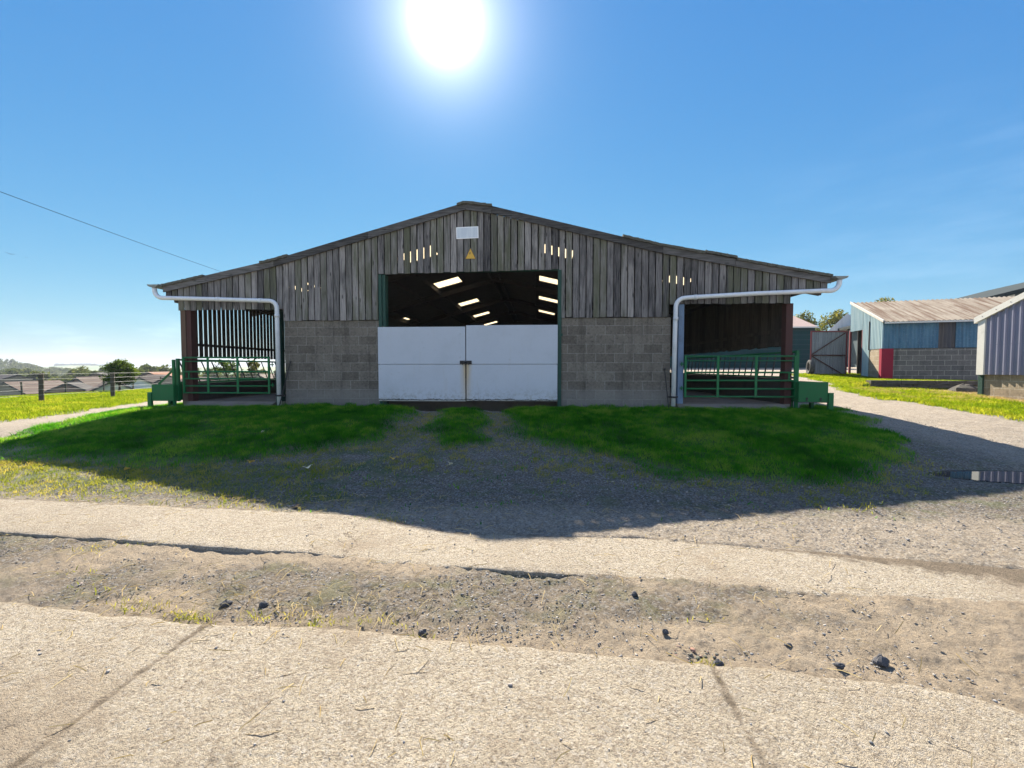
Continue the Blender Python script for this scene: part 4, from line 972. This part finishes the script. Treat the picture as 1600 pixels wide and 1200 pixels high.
# left: small tree by the fence, trees seen through the slatted bay
p = at_depth(186, 600, 27.0)
tree('small_tree', 'small rounded tree growing just behind the second fence post', 'tree', (p.x, p.y, gz(p.x, p.y)), 1.95-gz(p.x, p.y), 2.0, M['leaf_dark'], 11, 70, 130, .055, .30)
p = at_depth(352, 575, 34); tree('leafy_tree', 'dark leafy tree seen under the slatted wall at left', 'tree', (p.x, p.y, gz(p.x, p.y)), 2.05-gz(p.x, p.y), 1.9, M['leaf_dark'], 12, 26, 60, .07, .55)
p = at_depth(395, 575, 38); tree('leafy_tree', 'yellowish tree seen through the gate beside the left downpipe post', 'tree', (p.x, p.y, gz(p.x, p.y)), 2.1-gz(p.x, p.y), 1.3, M['leaf_olive'], 13, 18, 60, .07, .6)
# right: trees behind the sheds
for px, ytop, d, w, lab, m, sd_ in ((1254, 486, 52, 5.2, 'yellowing bushy tree rising behind the teal shed roof', 'leaf_olive', 21), (1306, 483, 48, 4.6, 'loose leafy tree between the teal shed and the blue shed', 'leaf_olive', 22), (1378, 463, 58, 6.0, 'tree top just showing over the tan roof of the blue shed', 'leaf_olive', 23), (1280, 512, 60, 5.0, 'low hedge tree in the gap behind the old tyre', 'leaf_olive', 24)):
    p = at_depth(px, 575, d); top = at_depth(px, ytop, d).z
    tree('hedgerow_tree', lab, 'tree', (p.x, p.y, 1.3), top-1.3, w, M[m], sd_, 44, 70, .13, .3)
# woodland band on the left, each tree a copy of one of four
protos = []
for k in range(4):
    protos.append(tree('woodland_tree', 'x', 'tree', (0, 0, 0), 10, 8.5-k*.6, M['leaf_mid'], 40+k, 38, 42, .42, .15, 'woodland trees beyond the houses'))
used = [False]*4
spots = []
Rw = random.Random(5)
for k in range(70):
    px = -60+k*7.4+Rw.uniform(-5, 5)
    if px > 480: break
    d = Rw.uniform(95, 200); 
    ytop = 583 if px < 40 else (585 if px < 110 else (583 if px < 150 else 579))
    if px < 50: ytop = 576+Rw.uniform(-3, 8); d = Rw.uniform(150, 230)
    else: ytop += Rw.uniform(-5, 6)+(4 if px > 285 else 0)
    spots.append((px, ytop, d))
for k, (px, yt, d) in enumerate([(132, 574, 120), (226, 571, 110), (210, 576, 105), (240, 574, 120), (262, 572, 115), (118, 578, 130), (300, 575, 120), (330, 577, 110)]): spots.append((px, yt, d))
for k, (px, yt, d) in enumerate(spots):
    q = k % 4; o = protos[q] if not used[q] else copy_tree(protos[q]); used[q] = True
    p = at_depth(px, 575, d); top = at_depth(px, yt, d).z; g0 = gz(p.x, p.y); s_ = max(.3, (top-g0)/9.6)
    o.location = (p.x, p.y, g0); o.scale = (s_*Rw.uniform(.8, 1.2), s_*Rw.uniform(.8, 1.2), s_); o.rotation_euler = (0, 0, Rw.random()*6)
    o['label'] = 'green broadleaf tree in the woodland band beyond the houses'
# far wooded slope on the left edge and plantation on the hill: masses
def tree_mass(name, label, pts, h, w, leaf, m, seed, per=70):
    R = np.random.default_rng(seed); C = []; rr = []
    for (x_, y_, z_) in pts:
        hh = h*R.uniform(.7, 1.2)
        for k in range(4): C.append((x_+R.uniform(-.3, .3)*w, y_+R.uniform(-.3, .3)*w, z_+hh*(.25+.2*k))); rr.append(w*.5*(1-.17*k))
    V, F, rn = leaf_cloud(np.array(C), np.array(rr), per, leaf, R); return tag(npmesh(name, V, F, M[m], rn), label, 'wood', None, 'stuff')
pts = []
for k in range(170):
    px = Rw.uniform(-90, 115); d = Rw.uniform(330, 470); p = at_depth(px, 575, d)
    lift = 3+4.5*max(0, 1-max(0, px-20)/80)*(d-330)/140
    pts.append((p.x, p.y, -9+9.0*ss(330, 470, d)*float(1-ss(10, 100, px))+lift*.3))
tree_mass('far_woodland', 'hazy wooded slope at the left edge beyond the houses', pts, 8.5, 8, .8, 'leaf_mid', 61, 34)
# distant hill with pale fields, and its plantation
def hill(name, label, m, d, prof, thick):
    n = 120; pxs_ = np.linspace(prof[0][0], prof[-1][0], n); ys_ = np.interp(pxs_, [q[0] for q in prof], [q[1] for q in prof]); V = []; rows = 10
    for r in range(rows):
        t = r/(rows-1)
        for a_, yy in zip(pxs_, ys_):
            top = at_depth(a_, yy, d); low = at_depth(a_, 575, d-thick); zz_ = -10+(top.z+10)*(t*t*(3-2*t)); q = low.lerp(Vector((top.x, top.y, 0)), t); V.append((q.x, q.y, zz_))
    r0 = len(V)
    for a_, yy in zip(pxs_, ys_): q = at_depth(a_, 575, d+thick); V.append((q.x, q.y, -10))
    return tag(npmesh(name, V, grid_faces(rows+1, n), M[m], smooth=True), label, None, None, 'structure')
hill('distant_hill', 'pale green field hill on the horizon at left', 'field', 1500, [(-700, 573), (-200, 572), (0, 574), (60, 573), (110, 570.5), (150, 571), (190, 574), (260, 574), (420, 573), (700, 574)], 500)
pts = []
for k in range(150):
    px = Rw.uniform(88, 172); d = Rw.uniform(1440, 1490); yy = 571.5 if px < 150 else 573; p = at_depth(px, yy+1.0, d); pts.append((p.x, p.y, p.z-1))
tree_mass('hill_plantation', 'bluish conifer plantation along the top of the distant hill', pts, 9, 12, 1.8, 'leaf_conifer', 62, 30)
p = at_depth(168, 575, 1400); b = MB(); b.tube([(0, 0, -10), (0, 0, 26)], .9, 6); tag(b.build('radio_mast', M['frame'], loc=(p.x, p.y, 0), world=False), 'thin mast on the skyline right of the plantation', 'mast')

# ------------------------------------------------------------------ houses below the fence
def house(px, d, zr, ze, w, L, yaw, wall, roof, label, wins=(), rdz=0):
    """front gable centred at px; zr, ze: ridge and eave height; w gable width, L length along the ridge; yaw of ridge"""
    p = at_depth(px, 575, d); gb = min(gz(p.x, p.y), ze-2.3)
    t = thing('house', label, 'house', (p.x, p.y, gb), yaw, 'houses below the fence')
    e, r = ze-gb, zr-gb
    b = MB(); b.prism([(-w/2, 0, -.5), (w/2, 0, -.5), (w/2, 0, e), (0, 0, r-.05), (-w/2, 0, e)], (0, L, 0)); b.build('wall', M[wall], t, world=False)
    o_ = .3; k = (r-e)/(w/2); b = MB()
    for s_ in (-1, 1):
        b.prism([(s_*(w/2+o_), -o_, e-k*o_), (0, -o_, r), (0, -o_, r+.14), (s_*(w/2+o_), -o_, e-k*o_+.14)], (0, L+2*o_, 0))
    rf = b.build('roof', M[roof], t, world=False)
    b = MB()
    for s_ in (-1, 1): b.prism([(s_*(w/2+o_), -o_-.03, e-k*o_-.12), (0, -o_-.03, r-.12), (0, -o_-.03, r+.12), (s_*(w/2+o_), -o_-.03, e-k*o_+.12)], (0, .028, 0))
    b.build('bargeboard', M['frame'], t, world=False)
    for (face, u, z_, ww, hh) in wins:
        b = MB(); q = MB()
        if face == 'g': b.box(u-ww/2, u+ww/2, -.05, .0-.001, z_, z_+hh); q.box(u-ww/2+.07, u-.035, -.06, -.051, z_+.07, z_+hh-.07); q.box(u+.035, u+ww/2-.07, -.06, -.051, z_+.07, z_+hh-.07)
        else: b.box(w/2+.001, w/2+.05, u-ww/2, u+ww/2, z_, z_+hh); q.box(w/2+.051, w/2+.06, u-ww/2+.07, u-.035, z_+.07, z_+hh-.07); q.box(w/2+.051, w/2+.06, u+.035, u+ww/2-.07, z_+.07, z_+hh-.07)
        f_ = b.build('window', M['upvc'], t, world=False); q.build('pane', M['glass'], f_, world=False)
    return t
R2 = math.radians
house(8, 66, -.85, -2.6, 5.4, 9, R2(12), 'brick_brown', 'tile_grey', 'brown brick bungalow with grey roof at the left edge', [('g', -.9, .9, 1.0, .9), ('s', 3.0, .7, 1.6, 1.1), ('s', 6.2, .7, 1.4, 1.1)])
house(104, 60, -.75, -2.4, 6.4, 4, R2(32), 'brick_red', 'tile_dark', 'red brick gabled house behind the gap between the fence posts', [('g', 1.2, .4, .9, .9)])
house(120, 64, -.05, -1.9, 4.6, 9, R2(10), 'brick_red', 'tile_grey', 'taller red brick house with grey roof left of the small tree', [('s', 3, .8, 1.4, 1.0), ('s', 6, .8, 1.4, 1.0)])
house(150, 86, .35, -1.3, 7, 8, R2(40), 'brick_brown', 'tile_dark', 'dark roofed house between the red brick house and the small tree')
house(26, 96, -.2, -1.5, 7, 10, R2(70), 'brick_brown', 'tile_dark', 'dark roofed house standing behind the brown brick bungalow')
house(176, 58, -.35, -2.1, 6, 9, R2(48), 'render_cream', 'tile_grey', 'cream house with grey tiled roof under the small tree', [('s', 3, .6, 1.5, 1.0), ('s', 6, .6, 1.5, 1.0)])
house(216, 62, .0, -1.7, 6, 10, R2(55), 'render_white', 'tile_grey', 'grey tiled house with white walls behind the left trough', [('s', 3, .5, 1.5, 1.0)])
house(232, 82, .55, -1.0, 6.5, 9, R2(20), 'brick_brown', 'tile_orange', 'house with orange tiled gable roof above the left trough')
house(262, 70, .2, -1.6, 6, 9, R2(60), 'brick_brown', 'tile_grey', 'brown house just left of the rusty gate post', [])
house(330, 74, -.3, -2.0, 7, 10, R2(60), 'brick_red', 'tile_grey', 'red brick house seen under the middle of the slatted wall', [])
house(404, 58, .45, -1.2, 5.2, 8, R2(20), 'render_white', 'tile_grey', 'white gabled house seen through the left gate', [('g', 0, .6, 1.2, 1.0)])

# ------------------------------------------------------------------ fences
def fence(name, label, posts, r, hts, wz):
    t = thing(name, label, 'fence', (posts[0][0], posts[0][1], gz(*posts[0][:2])))
    tops = []
    for (x_, y_) in posts:
        z0 = gz(x_, y_); lean = Vector((random.uniform(-.05, .05), random.uniform(-.03, .03), hts))
        b = MB(); b.tube([(x_, y_, z0-.2), Vector((x_, y_, z0))+lean*.5, Vector((x_, y_, z0))+lean], [r, r*.98, r*.94], 9); b.build('post', M['fencewood'], t); tops.append((Vector((x_, y_, z0)), lean))
    for q in wz:
        b = MB(); pts = []
        for i in range(len(tops)):
            p0 = tops[i][0]+tops[i][1]*q+Vector((r, 0, 0)); pts.append(p0)
            if i < len(tops)-1:
                p1 = tops[i+1][0]+tops[i+1][1]*q+Vector((r, 0, 0)); pts.append((p0+p1)/2+Vector((0, 0, -.03*random.random())))
        b.tube(pts, .0055, 5); b.build('wire', M['wire'], t)
p3 = at_depth(273, 575, 28.2)
fence('wire_fence', 'wooden post and wire fence along the left grass verge', [(-20.6, 8.0), (-20.65, 12.2), (-20.9, 16.55), (-20.85, 19.5), (p3.x, p3.y), (-24, 33), (-27, 42)], .085, 1.24, (.97, .80, .62, .44, .26))
q = [at_depth(px_, 575, dd) for px_, dd in ((-30, 30), (33, 32), (101, 35), (161, 37), (207, 39), (250, 42), (300, 46), (360, 50))]
fence('wire_fence', 'thin second post and wire fence further down the slope', [(v_.x, v_.y) for v_ in q], .06, 1.45, (.95, .7, .45))

# ------------------------------------------------------------------ overhead line, birds
A_ = at_depth(-160, 240, 22); B_ = at_depth(395, 441, 75)
pl = thing('power_line', 'thin dark overhead cable crossing the sky at left', 'cable', (A_.x, A_.y, 0))
b = MB(); b.tube([A_+(B_-A_)*t+Vector((0, 0, -2.0*t*(1-t)*.35)) for t in np.linspace(0, 1, 14)], .02, 5); b.build('cable', M['cable'], pl)
for P_ in (A_, B_): b = MB(); b.tube([(P_.x, P_.y, gz(P_.x, P_.y)-.3), (P_.x, P_.y, P_.z+.2)], .12, 8); b.build('pole', M['fencewood'], pl)
def bird(px, py, d, span, label, roll):
    p = at_depth(px, py, d); b = MB(); s_ = span/2
    b.tube([(0, -.32*s_, 0), (0, -.18*s_, 0), (0, .1*s_, .0), (0, .34*s_, 0)], [.02*s_, .09*s_, .1*s_, .015*s_], 7)
    for q_, zt in ((-1, .45), (1, .12)):
        b.prism([(q_*.05*s_, -.12*s_, 0), (q_*.55*s_, -.16*s_, zt*.55*s_), (q_*1.0*s_, .06*s_, zt*s_*1.0), (q_*.5*s_, .14*s_, zt*.5*s_), (q_*.05*s_, .14*s_, 0)], (0, 0, .045*s_))
    o = b.build('bird', M['feather'], loc=p, world=False); o.rotation_euler = (0, 0, math.radians(50)); return tag(o, label, 'bird', 'birds in the sky')
bird(16, 397, 60, .95, 'larger dark bird gliding in the sky at the left edge', 0)
bird(41, 402.5, 110, .8, 'smaller fainter bird trailing to the right of the larger bird', 0)

# ------------------------------------------------------------------ grass, straw, gravel (uncountable)
def blades(name, label, x, y, h, w, m, lean=.5, z=None, cat='grass'):
    n = len(x); z = H(x, y) if z is None else z
    a = rng.random(n)*2*math.pi; hh = h*rng.uniform(.5, 1.35, n); ww = w*rng.uniform(.7, 1.3, n)
    lx = rng.normal(size=n)*lean*hh; ly = rng.normal(size=n)*lean*hh
    dx, dy = np.cos(a)*ww/2, np.sin(a)*ww/2
    V = np.stack([np.stack([x-dx, y-dy, z-.01], -1), np.stack([x+dx, y+dy, z-.01], -1),
                  np.stack([x+lx*.4+dx*.7, y+ly*.4+dy*.7, z+hh*.6], -1), np.stack([x+lx, y+ly, z+hh], -1), np.stack([x+lx*.4-dx*.7, y+ly*.4-dy*.7, z+hh*.6], -1)], 1).reshape(-1, 3)
    b_ = np.arange(n)*5
    F = np.concatenate([np.stack([b_, b_+1, b_+2, b_+4], -1), np.stack([b_+4, b_+2, b_+3, b_+3], -1)], 0)
    # second set are triangles: write them as separate mesh faces
    Vt = V; tri = np.concatenate([np.stack([b_, b_+1, b_+2], -1), np.stack([b_, b_+2, b_+4], -1), np.stack([b_+4, b_+2, b_+3], -1)], 0)
    r = np.clip(.5+1.3*(fbm(x*1.4, y*1.4, 77, 3)-.5)+1.3*(fbm(x*8, y*8, 78, 2)-.5)+.35*(rng.random(n)-.5), 0, 1)
    return tag(npmesh(name, Vt, tri, M[m], np.concatenate([r, r, r])), label, cat, None, 'stuff')
def scatter(n, box, dens, seed):
    x = rng.uniform(box[0], box[1], n); y = rng.uniform(box[2], box[3], n); k = rng.random(n) < dens(x, y); return x[k], y[k]
x, y = scatter(520000, (-12, 8, 5, 12), lambda x, y: grass_density(x, y)*(.45+.55*ss(.35, .6, fbm(x*2.2, y*2.2, 66, 3)))*(1-ss(10.2, 10.28, y)*ss(-9.2, -9, x)*ss(6.2, 6, x)), 0)
zz_ = H(x, y)+.04*grass_density(x, y)
zz_ = zz_+0; hv = .03+.09*fbm(x*6, y*6, 68, 3)**2
blades('grass', 'short lush green grass on the mounds in front of the barn', x, y, hv, .008, 'grass', .6, zz_)
def dsp(x, y):
    l = soft(x, y, SPARSE_L, .35, 8); r = soft(x, y, SPARSE_R, .3, 9); c = soft(x, y, SPARSE_C, .25, 10)
    k = ss(.40, .58, fbm(x*2.6, y*2.6, 55, 4))
    edge = ss(4.0, 5.6, y)
    k2 = ss(.42, .62, fbm(x*9, y*9, 57, 3))
    sn = soft(x, y, SUNNY, .45, 12)*(.35+.65*k2)
    near = sum(soft(x, y, q, .55, 3) for q in (MOUND_L, MOUND_C, MOUND_R))
    return np.maximum.reduce([l*k*(.3+.7*k2)*(.3+.6*edge)*(1-.6*ss(-4.5, -2, x)), r*k*k2*.6, c*k*k2*.5, .85*sn, .75*np.clip(near, 0, 1)*(.3+.7*k2)])*(1-.7*grass_density(x, y))
x, y = scatter(480000, (-9.5, 5.6, 4, 9.6), dsp, 0)
blades('sparse_grass', 'thin yellowish grass growing through the gravel round the mounds', x, y, .03, .006, 'grass_dry', .9)
x, y = scatter(9000, (-3.5, 3.5, 3.8, 8), lambda x, y: ss(.6, .7, fbm(x*4, y*4, 58, 3))*.5*(1-grass_density(x, y)), 0)
blades('weeds', 'small green weeds dotted over the shaded gravel', x, y, .03, .012, 'grass', .9)
x, y = scatter(300000, (-30, -14, 8, 33), lambda x, y: soft(x, y, VERGE_L, .35, 5)*(1-.55*ss(-22, -24, x))*(.35+.65*ss(.32, .55, fbm(x*1.3, y*1.3, 48, 4))), 0)
blades('verge_grass', 'sunlit grass verge along the left fence', x, y, .10, .016, 'grass_verge', .6)
x, y = scatter(260000, (9.5, 19, 7.5, 25), lambda x, y: np.maximum.reduce([soft(x, y, VERGE_R, .2, 6), .8*soft(x, y, VERGE_T, .1, 4), .35*soft(x, y, VERGE_R2, .4, 7)*ss(.4, .6, fbm(x*2, y*2, 44, 3))]), 0)
blades('verge_grass', 'sunlit grass verge in front of the blue shed', x, y, .075, .014, 'grass_verge', .6)
x, y = scatter(26000, (11, 15, 12.5, 16.4), lambda x, y: ss(.4, .6, fbm(x*1.8, y*1.8, 49, 3))*.9, 0)
blades('dry_grass', 'brown and yellow dry grass between the track verge and the stone edge', x, y, .07, .014, 'straw', .8)
# terrace grass on top of the stone edge, longer tufts at wall feet
x, y = scatter(9000, (-6.3, 3.2, 10.12, 10.3), lambda x, y: .6*((x < -4) | (x > .6))*ss(.4, .7, fbm(x*3, y*3, 47, 2)), 0)
blades('grass_fringe', 'longer grass along the foot of the block walls', x, y, .09, .01, 'grass', .4, H(x, y)+.04)
# tufts in the dirt band
tx, ty = [], []
for (cx, cy, n, s_) in [(-2.05, 2.29, 60, .05), (-1.98, 2.27, 50, .025), (-2.3, 2.36, 26, .04), (-2.55, 2.4, 22, .04), (-2.42, 2.33, 18, .03), (-1.62, 2.31, 34, .04), (-1.38, 2.33, 26, .05), (-1.2, 2.27, 48, .05), (-1.25, 2.25, 26, .02), (-1.0, 2.3, 18, .04), (-.8, 2.32, 14, .05), (-1.95, 2.2, 14, .03), (-3.2, 2.75, 14, .05), (-3.55, 3.1, 30, .08), (-3.3, 3.2, 18, .05), (.83, 2.05, 40, .02), (.85, 1.95, 14, .015), (-1.85, 1.72, 10, .02), (-.62, 2.17, 12, .03), (-1.5, 3.98, 60, .06), (-1.35, 3.9, 40, .05), (2.2, 4.0, 16, .06), (.95, 2.45, 8, .04), (4.0, 3.3, 10, .04), (-2.9, 2.55, 16, .06)]:
    tx.append(rng.normal(cx, s_*1.6, n)); ty.append(rng.normal(cy, s_*.7, n))
tx, ty = np.concatenate(tx), np.concatenate(ty)
blades('grass_tufts', 'small yellow green grass tufts in the dirt between the concrete strips', tx, ty, .022, .005, 'grass_dry', 1.1, H(tx, ty)+.005)
# straw lying about
def straws(n, box, dens):
    x, y = scatter(n, box, dens, 0); n = len(x); a = rng.random(n)*6.28; L = rng.uniform(.03, .15, n); w = .0015
    z = H(x, y)+.02; c, s_ = np.cos(a), np.sin(a); k = rng.normal(size=n)*.02; bow = rng.normal(size=n)*.15
    rows = []
    for t in (-.5, 0, .5):
        bx = bow*L*(.25-t*t)*2; px_, py_ = x+c*L*t-s_*bx, y+s_*L*t+c*bx; pz_ = z+k*t+.008*(.25-t*t)*4
        rows += [np.stack([px_-s_*w, py_+c*w, pz_], -1), np.stack([px_+s_*w, py_-c*w, pz_+.002], -1)]
    V = np.stack(rows, 1).reshape(-1, 3); b_ = np.arange(n)*6
    F = np.concatenate([np.stack([b_, b_+1, b_+3, b_+2], -1), np.stack([b_+2, b_+3, b_+5, b_+4], -1)], 0); r = rng.random(n)
    return tag(npmesh('straw', V, F, M['straw'], np.concatenate([r, r])), 'dry straw stalks strewn over the dirt and concrete', 'straw', None, 'stuff')
straws(6500, (-5, 2.2, 1.4, 4.6), lambda x, y: .1+.9*np.exp(-((x+1.5)/1.0)**2-((y-2.4)/.3)**2)+.5*np.exp(-((x+2.5)/2)**2-((y-4.3)/.3)**2))

# gravel chips as many small stones
ico_v = np.array([(0, 0, 1), (.894, 0, .447), (.276, .851, .447), (-.724, .526, .447), (-.724, -.526, .447), (.276, -.851, .447), (.724, .526, -.447), (-.276, .851, -.447), (-.894, 0, -.447), (-.276, -.851, -.447), (.724, -.526, -.447), (0, 0, -1)])
ico_f = np.array([(0, 1, 2), (0, 2, 3), (0, 3, 4), (0, 4, 5), (0, 5, 1), (1, 6, 2), (2, 7, 3), (3, 8, 4), (4, 9, 5), (5, 10, 1), (6, 7, 2), (7, 8, 3), (8, 9, 4), (9, 10, 5), (10, 6, 1), (11, 7, 6), (11, 8, 7), (11, 9, 8), (11, 10, 9), (11, 6, 10)])
def chips(name, label, x, y, smin, smax, m, zoff=.0, seed=0):
    n = len(x); s_ = smin*(smax/smin)**(rng.random(n)**2.2); a = rng.random(n)*6.28
    v = ico_v[None]*rng.uniform(.6, 1.2, (n, 12, 1))*np.stack([rng.uniform(.7, 1.4, n), rng.uniform(.6, 1.0, n), rng.uniform(.3, .7, n)], -1)[:, None, :]*s_[:, None, None]
    c, t = np.cos(a)[:, None], np.sin(a)[:, None]
    vx, vy = v[..., 0]*c-v[..., 1]*t, v[..., 0]*t+v[..., 1]*c
    V = np.stack([vx+x[:, None], vy+y[:, None], v[..., 2]+(H(x, y)+zoff+s_*.12)[:, None]], -1).reshape(-1, 3)
    F = (ico_f[None]+(np.arange(n)*12)[:, None, None]).reshape(-1, 3)
    return tag(npmesh(name, V, F, M[m], np.repeat(rng.random(n), 20)), label, 'gravel', None, 'stuff')
g = G('gravel_chips', .9); r = g.attr('rnd').outputs['Fac']; c = g.ramp(r, [(0, (.035, .034, .033)), (.45, (.09, .082, .072)), (.7, (.19, .165, .13)), (.9, (.30, .25, .19)), (1, (.24, .14, .10))]); g.col(g.mix(.3, c, g.noise(g.geo(), 90, 4))); M['chips'] = g.m
g = G('rubble_mix', .95); g.col(g.ramp(g.attr('rnd').outputs['Fac'], [(0, (.09, .09, .08)), (.35, (.15, .145, .12)), (.6, (.22, .13, .10)), (.85, (.24, .21, .17)), (1, (.11, .12, .10))])); M['rubble'] = g.m
def inband(x, y): return ss(FAR_N(x)+.0, FAR_N(x)-.06, y)*np.where((x < 2.3), ss(NEAR_F(np.minimum(x, 2.0))-.03, NEAR_F(np.minimum(x, 2.0))+.03, y), 1.)
x, y = scatter(60000, (-5.5, 4.8, 1.3, 3.4), lambda x, y: inband(x, y)*(.08+.55*ss(.45, .62, fbm(x*.9, y*1.6, 71, 4)+.12*np.exp(-((x+2.2)/1.1)**2-((y-2.7)/.25)**2)+.14*np.exp(-((x-1.9)/.7)**2-((y-2.15)/.25)**2))), 0)
chips('gravel', 'loose stones and chips on the dirt between the concrete strips', x, y, .0025, .011, 'chips')
x, y = scatter(70000, (-9, 8, 3.4, 10), lambda x, y: ss(FAR_E(x)-.1, FAR_E(x)+.15, y)*(1-grass_density(x, y))*(.15+.5*fbm(x*1.2, y*1.2, 81, 3)), 0)
chips('gravel', 'loose slate chips over the apron and tracks round the mounds', x, y, .004, .016, 'chips')
x, y = scatter(5000, (-6, 2.5, 1.3, 4.2), lambda x, y: .25+0*x, 0)
chips('gravel', 'a few loose pebbles lying on the concrete', x, y, .003, .012, 'chips', .022)
x = rng.normal(.78, .07, 70); y = rng.normal(2.12, .025, 70)
chips('rubble', 'small heap of grey and reddish rubble at the slab corner', x, y, .006, .02, 'rubble', .0)
x = rng.normal(-9.2, .25, 160); y = rng.normal(9.95, .12, 160)
chips('rubble', 'dark rubble and soil under the left trough end', x, y, .02, .07, 'chips', .03)
# single stones that stand out, fallen leaves
for k, (sx_, sy_, s_, m, lab) in enumerate([(1.69, 2.13, .036, 'darkstone', 'dark fist sized stone on the dirt at lower right'), (1.30, 2.22, .018, 'darkstone', 'small dark stone left of the fist sized stone'), (1.46, 2.08, .02, 'darkstone', 'small dark stone near the right slab edge'), (.70, 2.30, .018, 'darkstone', 'small dark stone above the rubble heap'), (.88, 2.06, .026, 'darkstone', 'flat dark stone at the rubble heap edge'), (.62, 2.68, .022, 'darkstone', 'dark clod on the dirt below the far concrete strip'), (-.62, 2.21, .024, 'darkstone', 'dark clod beside the straw near the slab edge'), (-1.9, 2.42, .03, 'darkstone', 'dark lumpy clod among the grass tufts'), (-1.66, 2.42, .026, 'darkstone', 'smaller dark clod right of the lumpy clod'), (.9, 1.56, .012, 'redstone', 'reddish pebble set on the near concrete'), (.82, 3.86, .04, 'stone', 'flat grey stone at the shadow edge'), (-2.5, 4.2, .04, 'darkstone', 'dark flat stone beside the far concrete strip at left')]):
    tag(rock('stone', (sx_, sy_, gz(sx_, sy_)+.012), s_, M[m], 100+k, .6), lab, 'stone')
def leaf(x, y, s_, m, lab):
    b = MB(); n = 7; L = []; Rr = []
    for i in range(n+1):
        t = i/n; w = .42*math.sin(math.pi*t**.8)*s_; L.append((t*s_*1.4-.7*s_, w, .018*math.sin(7*t)+.1*s_*(t-.5)**2)); Rr.append((t*s_*1.4-.7*s_, -w, .012*math.cos(5*t)+.22*s_*t))
    b.add(L+Rr, [(i, i+1, n+2+i, n+1+i) for i in range(n)]); b.tube([(.7*s_, 0, .02), (1.0*s_, .05*s_, .03)], .004, 4)
    o = b.build('fallen_leaf', M[m], loc=(x, y, gz(x, y)+.035), world=False); o.rotation_euler = (.1, .2, random.random()*6)
    md = o.modifiers.new('thickness', 'SOLIDIFY'); md.thickness = .002
    return tag(o, lab, 'leaf', 'fallen leaves')
leaf(-4.05, 5.72, .085, 'leaf_yellow', 'orange yellow leaf on the shaded gravel left of the doors')
leaf(-2.07, 5.98, .07, 'leaf_yellow', 'yellow leaf lying straight below the left door')
leaf(-3.12, 5.55, .075, 'leaf_pale', 'pale leaf right of the orange yellow leaf')
leaf(-4.94, 7.28, .08, 'leaf_pale', 'pale leaf on the lower edge of the left grass mound')
leaf(-1.2, 5.75, .065, 'leaf_pale', 'whitish leaf on the gravel below the middle tuft')
leaf(-5.55, 5.35, .08, 'leaf_yellow', 'brown yellow leaf at the shadow edge at left')

# ------------------------------------------------------------------ the hazy air
b = MB(); b.box(-3700, 3700, -3700, 3700, -22, 34)
g = G('haze_air'); g.t.nodes.remove(g.b); vol = g.n('VolumePrincipled', Color=(.86, .92, 1.), Density=.00034, Anisotropy=0.); g.t.links.new(vol.outputs[0], g.out.inputs['Volume'])
hz = b.build('haze', g.m); tag(hz, 'thin pale haze in the air over the valley', None, None, 'stuff')
